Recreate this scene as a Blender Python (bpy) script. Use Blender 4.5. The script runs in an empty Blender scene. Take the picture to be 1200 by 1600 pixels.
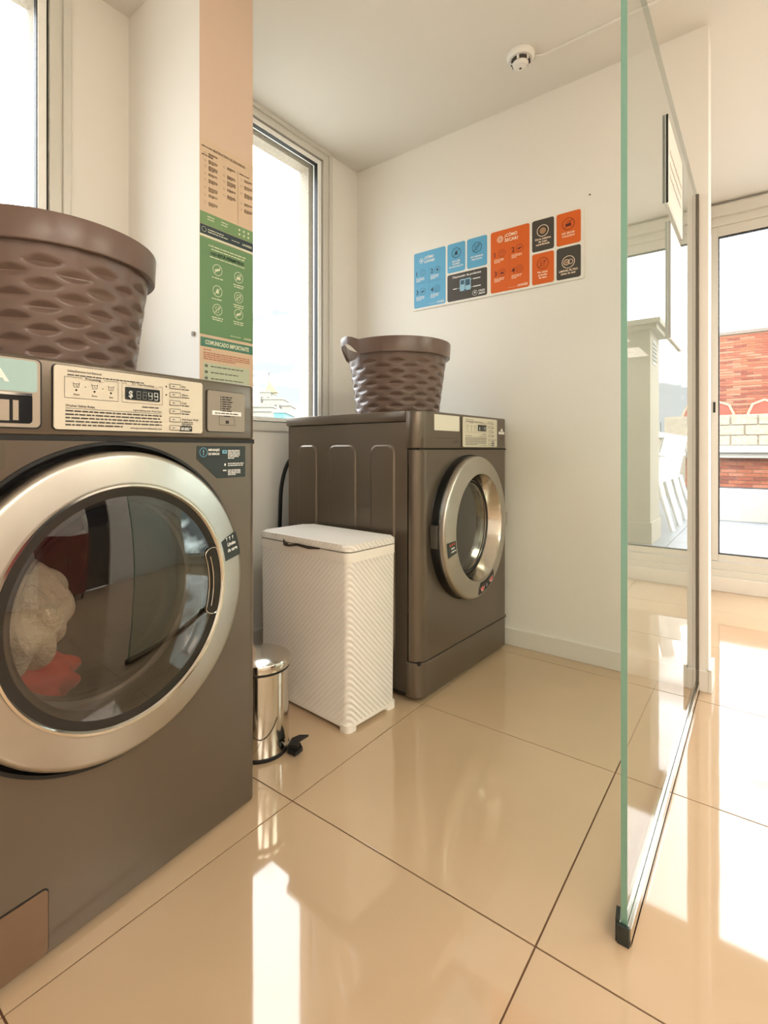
import bpy, bmesh, math, random
from math import sin, cos, pi, radians, sqrt, atan2
from mathutils import Vector, Matrix
random.seed(7)
S = bpy.context.scene
C = S.collection

# ------------------------------------------------------------------ camera
F_PX, CX, HY, YAW = 799.55, 577.6, 702.1, 0.65662
CAM = Vector((-.8748, -.9130, .8586))
cam = bpy.data.objects.new('camera', bpy.data.cameras.new('camera'))
C.objects.link(cam)
cam.data.sensor_fit = 'HORIZONTAL'; cam.data.sensor_width = 36
cam.data.lens = F_PX / 1200 * 36
cam.data.shift_x = (600 - CX) / 1200
cam.data.shift_y = -(800 - HY) / 1200
cam.data.clip_start = .02; cam.data.clip_end = 500
cam.location = CAM
cam.rotation_euler = (pi / 2, 0, YAW - pi / 2)
S.camera = cam

# ------------------------------------------------------------------ world, added fill lamps, exposure
SKY = 7.0
def make_world():
    w = bpy.data.worlds.new('overcast_sky'); S.world = w; w.use_nodes = True
    nt = w.node_tree; N = nt.nodes; L = nt.links; N.clear()
    tc = N.new('ShaderNodeTexCoord'); mp = N.new('ShaderNodeMapping'); mp.inputs['Scale'].default_value = (1, 1, 3.2)
    L.new(tc.outputs['Generated'], mp.inputs['Vector'])
    nz = N.new('ShaderNodeTexNoise'); nz.inputs['Scale'].default_value = 4.2; nz.inputs['Detail'].default_value = 6
    nz.inputs['Roughness'].default_value = .55
    L.new(mp.outputs[0], nz.inputs['Vector'])
    sx = N.new('ShaderNodeSeparateXYZ'); L.new(tc.outputs['Generated'], sx.inputs[0])
    mr = N.new('ShaderNodeMapRange'); mr.inputs[1].default_value = 0; mr.inputs[2].default_value = .42
    mr.inputs[3].default_value = -.06; mr.inputs[4].default_value = .20
    L.new(sx.outputs[2], mr.inputs[0])
    ad = N.new('ShaderNodeMath'); ad.operation = 'ADD'; L.new(nz.outputs[0], ad.inputs[0]); L.new(mr.outputs[0], ad.inputs[1])
    cr = N.new('ShaderNodeValToRGB'); e = cr.color_ramp.elements
    e[0].position = .36; e[0].color = (.090, .097, .105, 1)
    e[1].position = .62; e[1].color = (.85, .87, .9, 1)
    m = cr.color_ramp.elements.new(.45); m.color = (.094, .099, .104, 1)
    m = cr.color_ramp.elements.new(.50); m.color = (.32, .325, .33, 1)
    L.new(ad.outputs[0], cr.inputs[0])
    bg = N.new('ShaderNodeBackground'); bg.inputs[1].default_value = SKY
    L.new(cr.outputs[0], bg.inputs[0])
    o = N.new('ShaderNodeOutputWorld'); L.new(bg.outputs[0], o.inputs[0])
make_world()
S.view_settings.view_transform = 'Standard'; S.view_settings.look = 'None'
S.view_settings.gamma = 1; S.view_settings.use_curve_mapping = False
S.view_settings.exposure = 0.66
FILL_W = 14
FILL_COL = (1.0, .93, .85)
S.cycles.use_denoising = True

# ------------------------------------------------------------------ helpers
def lin(c):
    return tuple(((v / 255) / 12.92 if v / 255 <= .04045 else ((v / 255 + .055) / 1.055) ** 2.4) for v in c) + (1,)
MATS = {}
def mat(name, rgb=(200, 200, 200), rough=.5, metal=0., spec=.5, bump=0, bscale=50, coat=0, emis=None, vary=0, vscale=8, coord='Object', aniso=None, ior=1.5, bdist=.002):
    if name in MATS: return MATS[name]
    m = bpy.data.materials.new(name); m.use_nodes = True; MATS[name] = m
    nt = m.node_tree; b = nt.nodes['Principled BSDF']; L = nt.links
    b.inputs['Base Color'].default_value = lin(rgb); b.inputs['Roughness'].default_value = rough
    b.inputs['Metallic'].default_value = metal; b.inputs['Specular IOR Level'].default_value = spec
    b.inputs['IOR'].default_value = ior
    b.inputs['Coat Weight'].default_value = coat; b.inputs['Coat Roughness'].default_value = .04
    tc = nt.nodes.new('ShaderNodeTexCoord')
    if bump:
        n = nt.nodes.new('ShaderNodeTexNoise'); n.inputs['Scale'].default_value = bscale; n.inputs['Detail'].default_value = 4
        mp = nt.nodes.new('ShaderNodeMapping'); L.new(tc.outputs[coord], mp.inputs[0])
        if aniso: mp.inputs['Scale'].default_value = aniso
        L.new(mp.outputs[0], n.inputs['Vector'])
        bp = nt.nodes.new('ShaderNodeBump'); bp.inputs['Strength'].default_value = bump; bp.inputs['Distance'].default_value = bdist
        L.new(n.outputs[0], bp.inputs['Height']); L.new(bp.outputs[0], b.inputs['Normal'])
    if vary:
        n = nt.nodes.new('ShaderNodeTexNoise'); n.inputs['Scale'].default_value = vscale; n.inputs['Detail'].default_value = 5
        L.new(tc.outputs[coord], n.inputs['Vector'])
        hs = nt.nodes.new('ShaderNodeHueSaturation'); hs.inputs['Color'].default_value = lin(rgb)
        mr = nt.nodes.new('ShaderNodeMapRange'); mr.inputs[1].default_value = .3; mr.inputs[2].default_value = .7
        mr.inputs[3].default_value = 1 - vary; mr.inputs[4].default_value = 1 + vary
        L.new(n.outputs[0], mr.inputs[0]); L.new(mr.outputs[0], hs.inputs['Value']); L.new(hs.outputs[0], b.inputs['Base Color'])
    if emis:
        b.inputs['Emission Color'].default_value = lin(rgb); b.inputs['Emission Strength'].default_value = emis
    return m

def glass_mat(name, tint, ior=1.5, rough=0.0, boost=1.0):
    """thin pane: transparent with a Fresnel reflection on its front faces only (both surfaces counted there)"""
    m = bpy.data.materials.new(name); m.use_nodes = True; MATS[name] = m
    nt = m.node_tree; N = nt.nodes; L = nt.links; N.clear()
    fr = N.new('ShaderNodeFresnel'); fr.inputs['IOR'].default_value = ior
    ge = N.new('ShaderNodeNewGeometry')
    a1 = N.new('ShaderNodeMath'); a1.operation = 'ADD'; a1.inputs[1].default_value = 1.0
    mu = N.new('ShaderNodeMath'); mu.operation = 'MULTIPLY'; mu.inputs[1].default_value = 2.0 * boost
    L.new(fr.outputs[0], mu.inputs[0]); L.new(fr.outputs[0], a1.inputs[0])
    dv = N.new('ShaderNodeMath'); dv.operation = 'DIVIDE'; dv.use_clamp = True
    L.new(mu.outputs[0], dv.inputs[0]); L.new(a1.outputs[0], dv.inputs[1])
    inv = N.new('ShaderNodeMath'); inv.operation = 'SUBTRACT'; inv.inputs[0].default_value = 1.0
    L.new(ge.outputs['Backfacing'], inv.inputs[1])
    fm = N.new('ShaderNodeMath'); fm.operation = 'MULTIPLY'
    L.new(dv.outputs[0], fm.inputs[0]); L.new(inv.outputs[0], fm.inputs[1])
    t = N.new('ShaderNodeBsdfTransparent'); t.inputs[0].default_value = tint
    g = N.new('ShaderNodeBsdfGlossy'); g.inputs['Roughness'].default_value = rough
    mx = N.new('ShaderNodeMixShader'); L.new(fm.outputs[0], mx.inputs[0]); L.new(t.outputs[0], mx.inputs[1]); L.new(g.outputs[0], mx.inputs[2])
    o = N.new('ShaderNodeOutputMaterial'); L.new(mx.outputs[0], o.inputs[0])
    return m

def tag(o, label=None, cat=None, group=None, kind=None):
    if label: o['label'] = label
    if cat: o['category'] = cat
    if group: o['group'] = group
    if kind: o['kind'] = kind
    return o
def empty(name, loc=(0, 0, 0), rz=0, **k):
    o = bpy.data.objects.new(name, None); C.objects.link(o); o.location = loc; o.rotation_euler = (0, 0, rz)
    o.empty_display_size = .05
    return tag(o, **k)

class MB:
    def __init__(s): s.v = []; s.f = []
    def add(s, vs, fs):
        n = len(s.v); s.v += [tuple(v) for v in vs]; s.f += [tuple(i + n for i in f) for f in fs]; return s
    def box(s, x0, x1, y0, y1, z0, z1, b=0):
        if b:
            bm = bmesh.new(); bmesh.ops.create_cube(bm, size=1)
            for v in bm.verts:
                v.co = Vector(((x0 + x1) / 2 + v.co.x * (x1 - x0), (y0 + y1) / 2 + v.co.y * (y1 - y0), (z0 + z1) / 2 + v.co.z * (z1 - z0)))
            bmesh.ops.bevel(bm, geom=bm.edges[:], offset=b, segments=2, affect='EDGES', profile=.6)
            return s.bm(bm)
        return s.add([(x0, y0, z0), (x1, y0, z0), (x1, y1, z0), (x0, y1, z0), (x0, y0, z1), (x1, y0, z1), (x1, y1, z1), (x0, y1, z1)],
                     [(0, 3, 2, 1), (4, 5, 6, 7), (0, 1, 5, 4), (1, 2, 6, 5), (2, 3, 7, 6), (3, 0, 4, 7)])
    def bm(s, bm, free=True):
        bm.verts.ensure_lookup_table()
        for i, v in enumerate(bm.verts): v.index = i
        s.add([v.co[:] for v in bm.verts], [tuple(v.index for v in f.verts) for f in bm.faces])
        if free: bm.free()
        return s
    def prism(s, poly, T, h0, h1):
        """extrude a 2D polygon; T(u, v, w) gives a point"""
        n = len(poly)
        vs = [T(u, v, h0) for u, v in poly] + [T(u, v, h1) for u, v in poly]
        fs = [tuple(range(n))[::-1], tuple(range(n, 2 * n))] + [(i, (i + 1) % n, n + (i + 1) % n, n + i) for i in range(n)]
        return s.add(vs, fs)
    def lathe(s, prof, T, n=64, close=False, a0=0, a1=2 * pi):
        """prof: list (r, h); T(u, v, w) with u, v across the axis and w along it"""
        m = len(prof); full = abs(a1 - a0 - 2 * pi) < 1e-6; k = n if full else n + 1
        vs = []
        for i in range(k):
            a = a0 + (a1 - a0) * i / n
            vs += [T(r * cos(a), r * sin(a), h) for r, h in prof]
        fs = []
        for i in range(n):
            j = (i + 1) % k
            for q in range(m - 1 if not close else m):
                q2 = (q + 1) % m
                fs.append((i * m + q, j * m + q, j * m + q2, i * m + q2))
        return s.add(vs, fs)
    def tube(s, pts, r, n=8, caps=True):
        pts = [Vector(p) for p in pts]; vs = []; fs = []
        up = Vector((0, 0, 1)); prev = None
        for i, p in enumerate(pts):
            d = (pts[min(i + 1, len(pts) - 1)] - pts[max(i - 1, 0)]).normalized()
            if prev is None: a = d.cross(up if abs(d.z) < .9 else Vector((1, 0, 0))).normalized()
            else: a = (prev - d * prev.dot(d)).normalized()
            prev = a; b = d.cross(a); rr = r[i] if isinstance(r, (list, tuple)) else r
            for k in range(n): t = 2 * pi * k / n; vs.append(p + (a * cos(t) + b * sin(t)) * rr)
        for i in range(len(pts) - 1):
            for k in range(n):
                k2 = (k + 1) % n; fs.append((i * n + k, i * n + k2, (i + 1) * n + k2, (i + 1) * n + k))
        if caps: fs += [tuple(range(n))[::-1], tuple(range((len(pts) - 1) * n, len(pts) * n))]
        return s.add(vs, fs)
    def build(s, name, m, parent=None, smooth=False, recalc=True, loc=None, angle=None):
        me = bpy.data.meshes.new(name); me.from_pydata(s.v, [], s.f)
        if recalc:
            bm = bmesh.new(); bm.from_mesh(me); bmesh.ops.recalc_face_normals(bm, faces=bm.faces[:]); bm.to_mesh(me); bm.free()
        me.materials.append(m)
        if smooth:
            me.polygons.foreach_set('use_smooth', [True] * len(me.polygons))
            me.set_sharp_from_angle(angle=radians(angle or 35))
        o = bpy.data.objects.new(name, me); C.objects.link(o)
        if parent: o.parent = parent
        if loc: o.location = loc
        return o
ID = lambda x, y, z: (x, y, z)
def FRONT(ox=0, oy=0, oz=0):      # u right (+X), v up, w out towards -Y
    return lambda u, v, w: (ox + u, oy - w, oz + v)
def SIDE(ox=0, oy=0, oz=0):       # face looks to -X: u right is -Y, v up, w out towards -X
    return lambda u, v, w: (ox - w, oy - u, oz + v)
def rrect(x0, x1, y0, y1, r, n=5):
    r = min(r, (x1 - x0) / 2, (y1 - y0) / 2); p = []
    for cx, cy, a in ((x1 - r, y1 - r, 0), (x0 + r, y1 - r, pi / 2), (x0 + r, y0 + r, pi), (x1 - r, y0 + r, 3 * pi / 2)):
        for i in range(n + 1): t = a + pi / 2 * i / n; p.append((cx + r * cos(t), cy + r * sin(t)))
    return p
def circ(x, y, r, n=24): return [(x + r * cos(2 * pi * i / n), y + r * sin(2 * pi * i / n)) for i in range(n)]

_txt = {}
def text_geo(body, bold):
    k = (body, bold)
    if k in _txt: return _txt[k]
    cu = bpy.data.curves.new('t', 'FONT'); cu.body = body; cu.size = 1; cu.resolution_u = 2; cu.offset = bold
    ob = bpy.data.objects.new('t', cu); C.objects.link(ob)
    dg = bpy.context.evaluated_depsgraph_get(); me = bpy.data.meshes.new_from_object(ob.evaluated_get(dg))
    vs = [v.co[:2] for v in me.vertices]; fs = [tuple(p.vertices) for p in me.polygons]
    bpy.data.objects.remove(ob); bpy.data.curves.remove(cu); bpy.data.meshes.remove(me)
    xs = [v[0] for v in vs]; w = (min(xs), max(xs)) if xs else (0, 0)
    _txt[k] = (vs, fs, w); return _txt[k]

class Sheet:
    """flat print on a surface: shapes gathered per colour, each colour becomes one thin mesh"""
    def __init__(s, T, parent, w=.0006): s.T = T; s.p = parent; s.w = w; s.g = {}
    def mb(s, key): return s.g.setdefault(key, MB())
    def poly(s, key, pts, w=0, th=.0004):
        s.mb(key).prism(pts, s.T, s.w + w, s.w + w + th); return s
    def rect(s, key, x0, x1, y0, y1, r=0, w=0):
        return s.poly(key, rrect(x0, x1, y0, y1, r) if r else [(x0, y0), (x1, y0), (x1, y1), (x0, y1)], w)
    def ring(s, key, x, y, r, t, w=.0004, n=28):
        m = s.mb(key); a = circ(x, y, r, n); b = circ(x, y, r - t, n)
        m.add([s.T(u, v, s.w + w + .0003) for u, v in a + b], [(i, (i + 1) % n, n + (i + 1) % n, n + i) for i in range(n)]); return s
    def line(s, key, p, q, t, w=.0004):
        d = Vector(q) - Vector(p); n = Vector((-d.y, d.x)).normalized() * t / 2
        pts = [Vector(p) + n, Vector(q) + n, Vector(q) - n, Vector(p) - n]
        s.mb(key).add([s.T(a.x, a.y, s.w + w + .0003) for a in pts], [(0, 1, 2, 3)]); return s
    def text(s, key, body, x, y, h, align='l', bold=.0, w=.0004, width=None, fit=None):
        vs, fs, (a, b) = text_geo(body, bold)
        k = h / .7; kx = k
        if fit: kx = fit / max(b - a, 1e-6)
        off = {'l': -a, 'c': -(a + b) / 2, 'r': -b}[align]
        s.mb(key).add([s.T(x + (u + off) * kx, y + v * k, s.w + w + .0003) for u, v in vs], fs); return s
    def words(s, key, x0, x1, y, h, seed=0, w=.0004, fill=1.0):
        rd = random.Random(seed + int(x0 * 9999) + int(y * 99999)); x = x0; end = x0 + (x1 - x0) * fill
        while x < end - h:
            L = min(rd.uniform(1.5, 5.5) * h, end - x); s.rect(key, x, x + L, y, y + h * .8, 0, w); x += L + h * .7
        return s
    def para(s, key, x0, x1, ytop, h, n, lead=1.7, seed=0, w=.0004):
        for i in range(n): s.words(key, x0, x1, ytop - h - i * h * lead, h, seed + i, w, fill=(1 if i < n - 1 else .6))
        return s
    def build(s, names, parent=None):
        for k, m in s.g.items():
            nm, mt = names[k]; tag(m.build(nm, mt, parent or s.p, recalc=False), kind='stuff')
def inkmat(name, rgb, rough=.5): return mat('ink_' + name, rgb, rough)

# materials
WALL = mat('wall_paint', (234, 230, 222), .75, bump=.05, bscale=160, bdist=.001)
CEIL = mat('ceiling_paint', (229, 225, 217), .85)
TRIMW = mat('white_skirting', (226, 221, 212), .35)
ALU = mat('cream_aluminium', (216, 213, 204), .35, metal=.15)
ALUL = mat('light_sash', (248, 248, 244), .35)
RUB = mat('black_rubber', (18, 18, 18), .5)
STUC = mat('stucco', (188, 178, 163), .9, bump=1.0, bscale=120, bdist=.006, vary=.12, vscale=90)
GREY = mat('brown_grey_enamel', (108, 97, 85), .31, metal=.6, vary=.02, vscale=900, coat=.15)
GREYL = mat('light_taupe_plastic', (168, 155, 140), .4, metal=.2)
GREYD = mat('dark_brown_gap', (22, 19, 17), .6)
STEEL = mat('brushed_steel', (186, 181, 172), .33, metal=1, bump=.12, bscale=14, vary=.06, vscale=9, bdist=.001)
STEELP = mat('polished_steel', (210, 205, 195), .14, metal=1, bump=.15, bscale=9, bdist=.001)
CHROME = mat('chrome', (225, 222, 215), .08, metal=1)
PLATE = mat('cream_label', (212, 204, 186), .45)
WHITEP = mat('white_plastic', (236, 234, 228), .4)
GLASS = glass_mat('window_glass', (.97, .985, .98, 1))
PART_GLASS = glass_mat('partition_glass', (.90, .955, .925, 1), ior=1.55)
DOOR_GLASS = glass_mat('smoked_glass', (.64, .60, .57, 1), ior=1.6)
BOWL_GLASS = glass_mat('bowl_glass', (.85, .84, .82, 1), ior=1.4, rough=.12)
EDGE = mat('glass_edge_green', (124, 166, 148), .15, spec=.6)

# ------------------------------------------------------------------ floor
def floor_mat():
    m = mat('polished_beige_tile', (188, 162, 132), .5, ior=1.75)
    nt = m.node_tree; b = nt.nodes['Principled BSDF']; L = nt.links
    tc = nt.nodes.new('ShaderNodeTexCoord'); oi = nt.nodes.new('ShaderNodeObjectInfo')
    n = nt.nodes.new('ShaderNodeTexNoise'); n.inputs['Scale'].default_value = 3; n.inputs['Detail'].default_value = 6
    L.new(tc.outputs['Object'], n.inputs['Vector'])
    hs = nt.nodes.new('ShaderNodeHueSaturation'); hs.inputs['Color'].default_value = lin((188, 162, 132))
    mr = nt.nodes.new('ShaderNodeMapRange'); mr.inputs[1].default_value = .3; mr.inputs[2].default_value = .7; mr.inputs[3].default_value = .965; mr.inputs[4].default_value = 1.035
    L.new(n.outputs[0], mr.inputs[0]); L.new(mr.outputs[0], hs.inputs['Value']); L.new(hs.outputs[0], b.inputs['Base Color'])
    b.inputs['Roughness'].default_value = .045
    n2 = nt.nodes.new('ShaderNodeTexNoise'); n2.inputs['Scale'].default_value = 5; L.new(tc.outputs['Object'], n2.inputs['Vector'])
    bp = nt.nodes.new('ShaderNodeBump'); bp.inputs['Strength'].default_value = .05; bp.inputs['Distance'].default_value = .004
    L.new(n2.outputs[0], bp.inputs['Height']); L.new(bp.outputs[0], b.inputs['Normal'])
    return m
FLOORM = floor_mat()
GROUT = mat('brown_grout', (96, 66, 44), .8)
floor = MB().box(-2.62, 2.95, -3.05, .85, -.06, -.002).build('floor', GROUT); tag(floor, kind='structure')
g = .0016
tile_me = None
for i in range(-5, 5):
    for j in range(-6, 2):
        if tile_me is None:
            t = MB().box(g, .6 - g, g, .6 - g, -.012, 0, .0008).build('tile', FLOORM, floor); tile_me = t.data
        else:
            t = bpy.data.objects.new('tile', tile_me); C.objects.link(t); t.parent = floor
        t.location = (.6 * i, .6 * j, 0)
# cut rows that pass the walls are trimmed by the walls standing on them

# ------------------------------------------------------------------ room shell
ZC = 2.362; WY = .842; BX = 1.29; GY = -.72; PY = -.757; SX = 2.92; HY_ = -3.0; LX = -2.6
tag(MB().box(LX - .1, 5.0 - 1.98, HY_ - .1, WY + .12, ZC, ZC + .15).build('ceiling', CEIL), kind='structure')
# wall with two windows: inner leaf and outer stucco leaf
W1 = (-1.45, -.166); W2 = (.34, 1.077); WZ0 = .94
wl = MB()
wl.box(LX, BX + .12, WY, WY + .06, 0, WZ0)
wl.box(LX, W1[0], WY, WY + .06, WZ0, ZC); wl.box(W1[1], W2[0], WY, WY + .06, WZ0, ZC); wl.box(W2[1], BX + .12, WY, WY + .06, WZ0, ZC)
tag(wl.build('wall_left', WALL), kind='structure')
st = MB(); R = .078; y0, y1 = WY + .06, WY + .125; zt = 2.272; zb = .955
st.box(LX, BX + .12, y0, y1, -.3, zb); st.box(LX, BX + .12, y0, y1, zt, 2.75)
st.box(LX, W1[0] + R, y0, y1, zb, zt); st.box(W1[1] - R, W2[0] + R, y0, y1, zb, zt); st.box(W2[1] - .1, BX + .12, y0, y1, zb, zt)
tag(st.build('trim_1', STUC), kind='structure')
# back wall ending in the pier beside the glass
bw = MB().box(BX, BX + .115, PY, WY, 0, ZC).build('wall_back', WALL); tag(bw, kind='structure')
MB().prism(circ(0, 0, .0035, 10), SIDE(BX, -.36, 1.88), .0002, .001).build('paint_chip', mat('chip', (90, 70, 55), .8), bw)
tag(MB().box(BX + .115, SX + .1, -.60, WY + .12, 0, ZC).build('wall_hall', WALL), kind='structure')
tag(MB().box(LX - .1, LX, HY_, WY, 0, ZC).build('wall_west', WALL), kind='structure')
# hall wall behind the camera, with a dark door in a white frame
tag(MB().box(LX - .1, .82, HY_ - .1, HY_, 0, ZC).box(1.22, SX + .1, HY_ - .1, HY_, 0, ZC).box(.82, 1.22, HY_ - .1, HY_, 2.08, ZC).build('wall_south', WALL), kind='structure')
dr = empty('door_2', (.82, HY_, 0), kind='structure')
MB().box(-.06, .0, 0, .03, 0, 2.1).box(.4, .46, 0, .03, 0, 2.1).box(-.06, .46, 0, .03, 2.1, 2.16).build('door_frame', WHITEP, dr)
MB().box(.0, .4, -.06, -.02, .01, 2.08).build('door_panel', mat('navy_door', (26, 30, 40), .35), dr)
MB().box(.34, .355, -.02, .03, .95, 1.08, .003).build('door_handle', CHROME, dr)
# pillar
tag(MB().box(.026, .228, .424, WY, 0, ZC).build('wall_pillar', WALL), kind='structure')
pf = MB().box(.0262, .2278, .4232, .424, 0, ZC).build('wall_pillar_front', mat('peach_front', (216, 192, 172), .75)); tag(pf, kind='structure')  # thin front sheet in peach, darker than the other pillar faces
# skirting
tag(MB().box(BX - .011, BX, PY - .0, WY, 0, .074, .002).build('baseboard_back', TRIMW), kind='structure')
bp_ = MB().box(BX - .011, BX + .13, PY - .011, PY, 0, .082, .002); tag(bp_.build('baseboard_pier', TRIMW), kind='structure')
tag(MB().box(.228, BX - .012, WY - .011, WY, 0, .074, .002).box(LX, .02, WY - .011, WY, 0, .074, .002).build('baseboard_left', TRIMW), kind='structure')
tag(MB().box(LX, .74, HY_, HY_ + .011, 0, .074, .002).box(1.3, SX - .15, HY_, HY_ + .011, 0, .074, .002).build('baseboard_south', TRIMW), kind='structure')

def window(name, x0, x1, lab):
    w = empty(name, (x0, WY, 0), kind='structure'); W = x1 - x0
    z0, z1 = WZ0, ZC
    def fr(a, b, ya, yb, zb_=0, zt_=0, bev=.002):     # picture-frame ring between inset a and b
        m = MB()
        za, zb2 = z0 + a * .7, z1 - a * .9; zc, zd = z0 + b * .7, z1 - b * .9
        m.box(a, b, ya, yb, za, zb2, bev); m.box(W - b, W - a, ya, yb, za, zb2, bev)
        m.box(b, W - b, ya, yb, za, zc, bev); m.box(b, W - b, ya, yb, zd, zb2, bev)
        return m
    fr(.0, .022, -.014, .02).build('outer_trim', ALU, w)
    fr(.022, .058, -.004, .035).build('frame', ALU, w)
    fr(.058, .064, .012, .03, bev=0).build('gasket', RUB, w)
    fr(.064, .088, .005, .04).build('sash', ALUL, w)
    fr(.088, .0905, .010, .03, bev=0).build('seal', RUB, w)
    MB().box(.09, W - .09, .020, .024, z0 + .06, z1 - .08).build('pane', GLASS, w)
    return w
window('window_1', W1[0], W1[1], '')
window('window_2', W2[0], W2[1], '')

# ------------------------------------------------------------------ sliding door to the terrace
def slider():
    d = empty('door_1', (SX, -.64, 0), kind='structure'); ye = -2.2      # runs from local y=0 to ye
    al = ALU
    MB().box(-.04, .12, ye, 0.03, 2.275, 2.34, .002).build('head_trim', al, d)
    MB().box(-.01, .10, ye, 0.03, 2.225, 2.275, .002).build('head_track', al, d)
    MB().box(-.05, .12, ye, 0.03, .0, .085, .002).build('plinth', TRIMW, d)
    MB().box(-.03, .12, ye, 0.03, .085, .125, .002).build('threshold', al, d)
    MB().box(-.01, .12, ye, 0.03, .125, .172, .002).build('bottom_track', al, d)
    MB().box(-.02, .10, -.012, .03, .172, 2.225, .002).build('jamb', al, d)
    leaf = MB()
    leaf.box(0, .035, -.05, -.014, .176, 2.225, .002); leaf.box(0, .035, -1.15, -1.10, .176, 2.225, .002)
    leaf.box(.004, .031, -1.10, -.05, .176, .214, .002); leaf.box(.004, .031, -1.10, -.05, 2.165, 2.225, .002)
    lf = leaf.build('sliding_leaf', al, d)
    MB().box(.006, .029, -1.10, -.05, .216, .222).box(.006, .029, -1.10, -.05, 2.157, 2.163).box(.006, .029, -.056, -.051, .22, 2.16).build('seal', RUB, lf)
    MB().box(.016, .020, -1.10, -.05, .215, 2.165).build('pane', GLASS, lf)
    MB().box(-.004, 0, -.036, -.024, 1.085, 1.15, .001).build('lock', RUB, lf)
    leaf = MB(); a, b = -1.12, -2.18
    leaf.box(.05, .085, a - .045, a, .176, 2.225, .002); leaf.box(.05, .085, b, b + .05, .176, 2.225, .002)
    leaf.box(.054, .081, b + .05, a - .045, .176, .214, .002); leaf.box(.054, .081, b + .05, a - .045, 2.165, 2.225, .002)
    lf = leaf.build('fixed_leaf', al, d)
    MB().box(.066, .070, b + .05, a - .045, .215, 2.165).build('pane', GLASS, lf)
slider()
tag(MB().box(SX, SX + .1, -.64 + .03, -.60, 0, ZC).box(SX, SX + .1, HY_, -2.84, 0, ZC).box(SX, SX + .1, -2.84, -.61, 2.34, ZC).build('wall_right', WALL), kind='structure')

# ------------------------------------------------------------------ ceiling lamps of the hall (out of frame), smoke detector
def fill_lamp(x, y, lab, sz=.85, pw=FILL_W):
    r = empty('fill_lamp', (x, y, ZC), label=lab, cat='lamp', group='added fill lamps on the hall ceiling')
    MB().box(-sz / 2 - .02, sz / 2 + .02, -sz / 2 - .02, sz / 2 + .02, -.02, 0, .003).build('frame', WHITEP, r)
    MB().box(-sz / 2, sz / 2, -sz / 2, sz / 2, -.022, -.0205).build('diffuser', mat('fill_diffuser', (255, 240, 215), .5, emis=3), r)
    ld = bpy.data.lights.new('fill_light', 'AREA'); ld.shape = 'SQUARE'; ld.size = sz; ld.energy = pw; ld.color = FILL_COL
    lo = bpy.data.objects.new('fill_light', ld); C.objects.link(lo); lo.parent = r; lo.location = (0, 0, -.03)
for x, y, w_ in ((-1.9, -2.4, 'west'), (-.55, -2.4, 'middle'), (1.2, -2.5, 'east')): fill_lamp(x, y, 'added square fill lamp, unseen, at the %s end of the hall ceiling' % w_ if w_ != 'middle' else 'added square fill lamp, unseen, between the other two of the hall')

sd = empty('smoke_detector', (1.02, -.178, ZC), label='round white smoke detector on the ceiling above the front loaders', cat='smoke detector')
T = lambda u, v, w: (u, v, -w)
MB().lathe([(0, 0), (.051, 0), (.052, .006), (.050, .016), (.044, .022), (0, .022)], T, 40).build('base', WHITEP, sd, True)
MB().lathe([(.034, .022), (.036, .03), (.033, .034), (.0, .034)], T, 40).build('chamber', mat('vent_dark', (60, 56, 50), .6), sd, True)
MB().lathe([(.0, .052), (.012, .052), (.024, .047), (.029, .038), (.030, .034), (0, .034)], T, 40).build('cap', WHITEP, sd, True)
for k in range(6):
    a = k * pi / 3; MB().lathe([(.033, .021), (.0375, .021), (.0375, .036), (.030, .036)], T, 3, True, a, a + .25).build('vent_rib', WHITEP, sd)
MB().lathe([(0, .053), (.005, .053), (.005, .0515)], T, 16).build('indicator', mat('indicator', (90, 80, 72), .4), sd, True)
cb = MB().box(1.064, 1.072, -2.9, -.24, ZC - .006, ZC, .001).build('ceiling_cable', WHITEP)
MB().tube([(1.045, -.21, ZC - .004), (1.06, -.235, ZC - .004), (1.068, -.26, ZC - .004)], .003).build('lead', WHITEP, cb)
tag(cb, 'thin white cable run on the ceiling from the smoke detector', 'cable')

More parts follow.
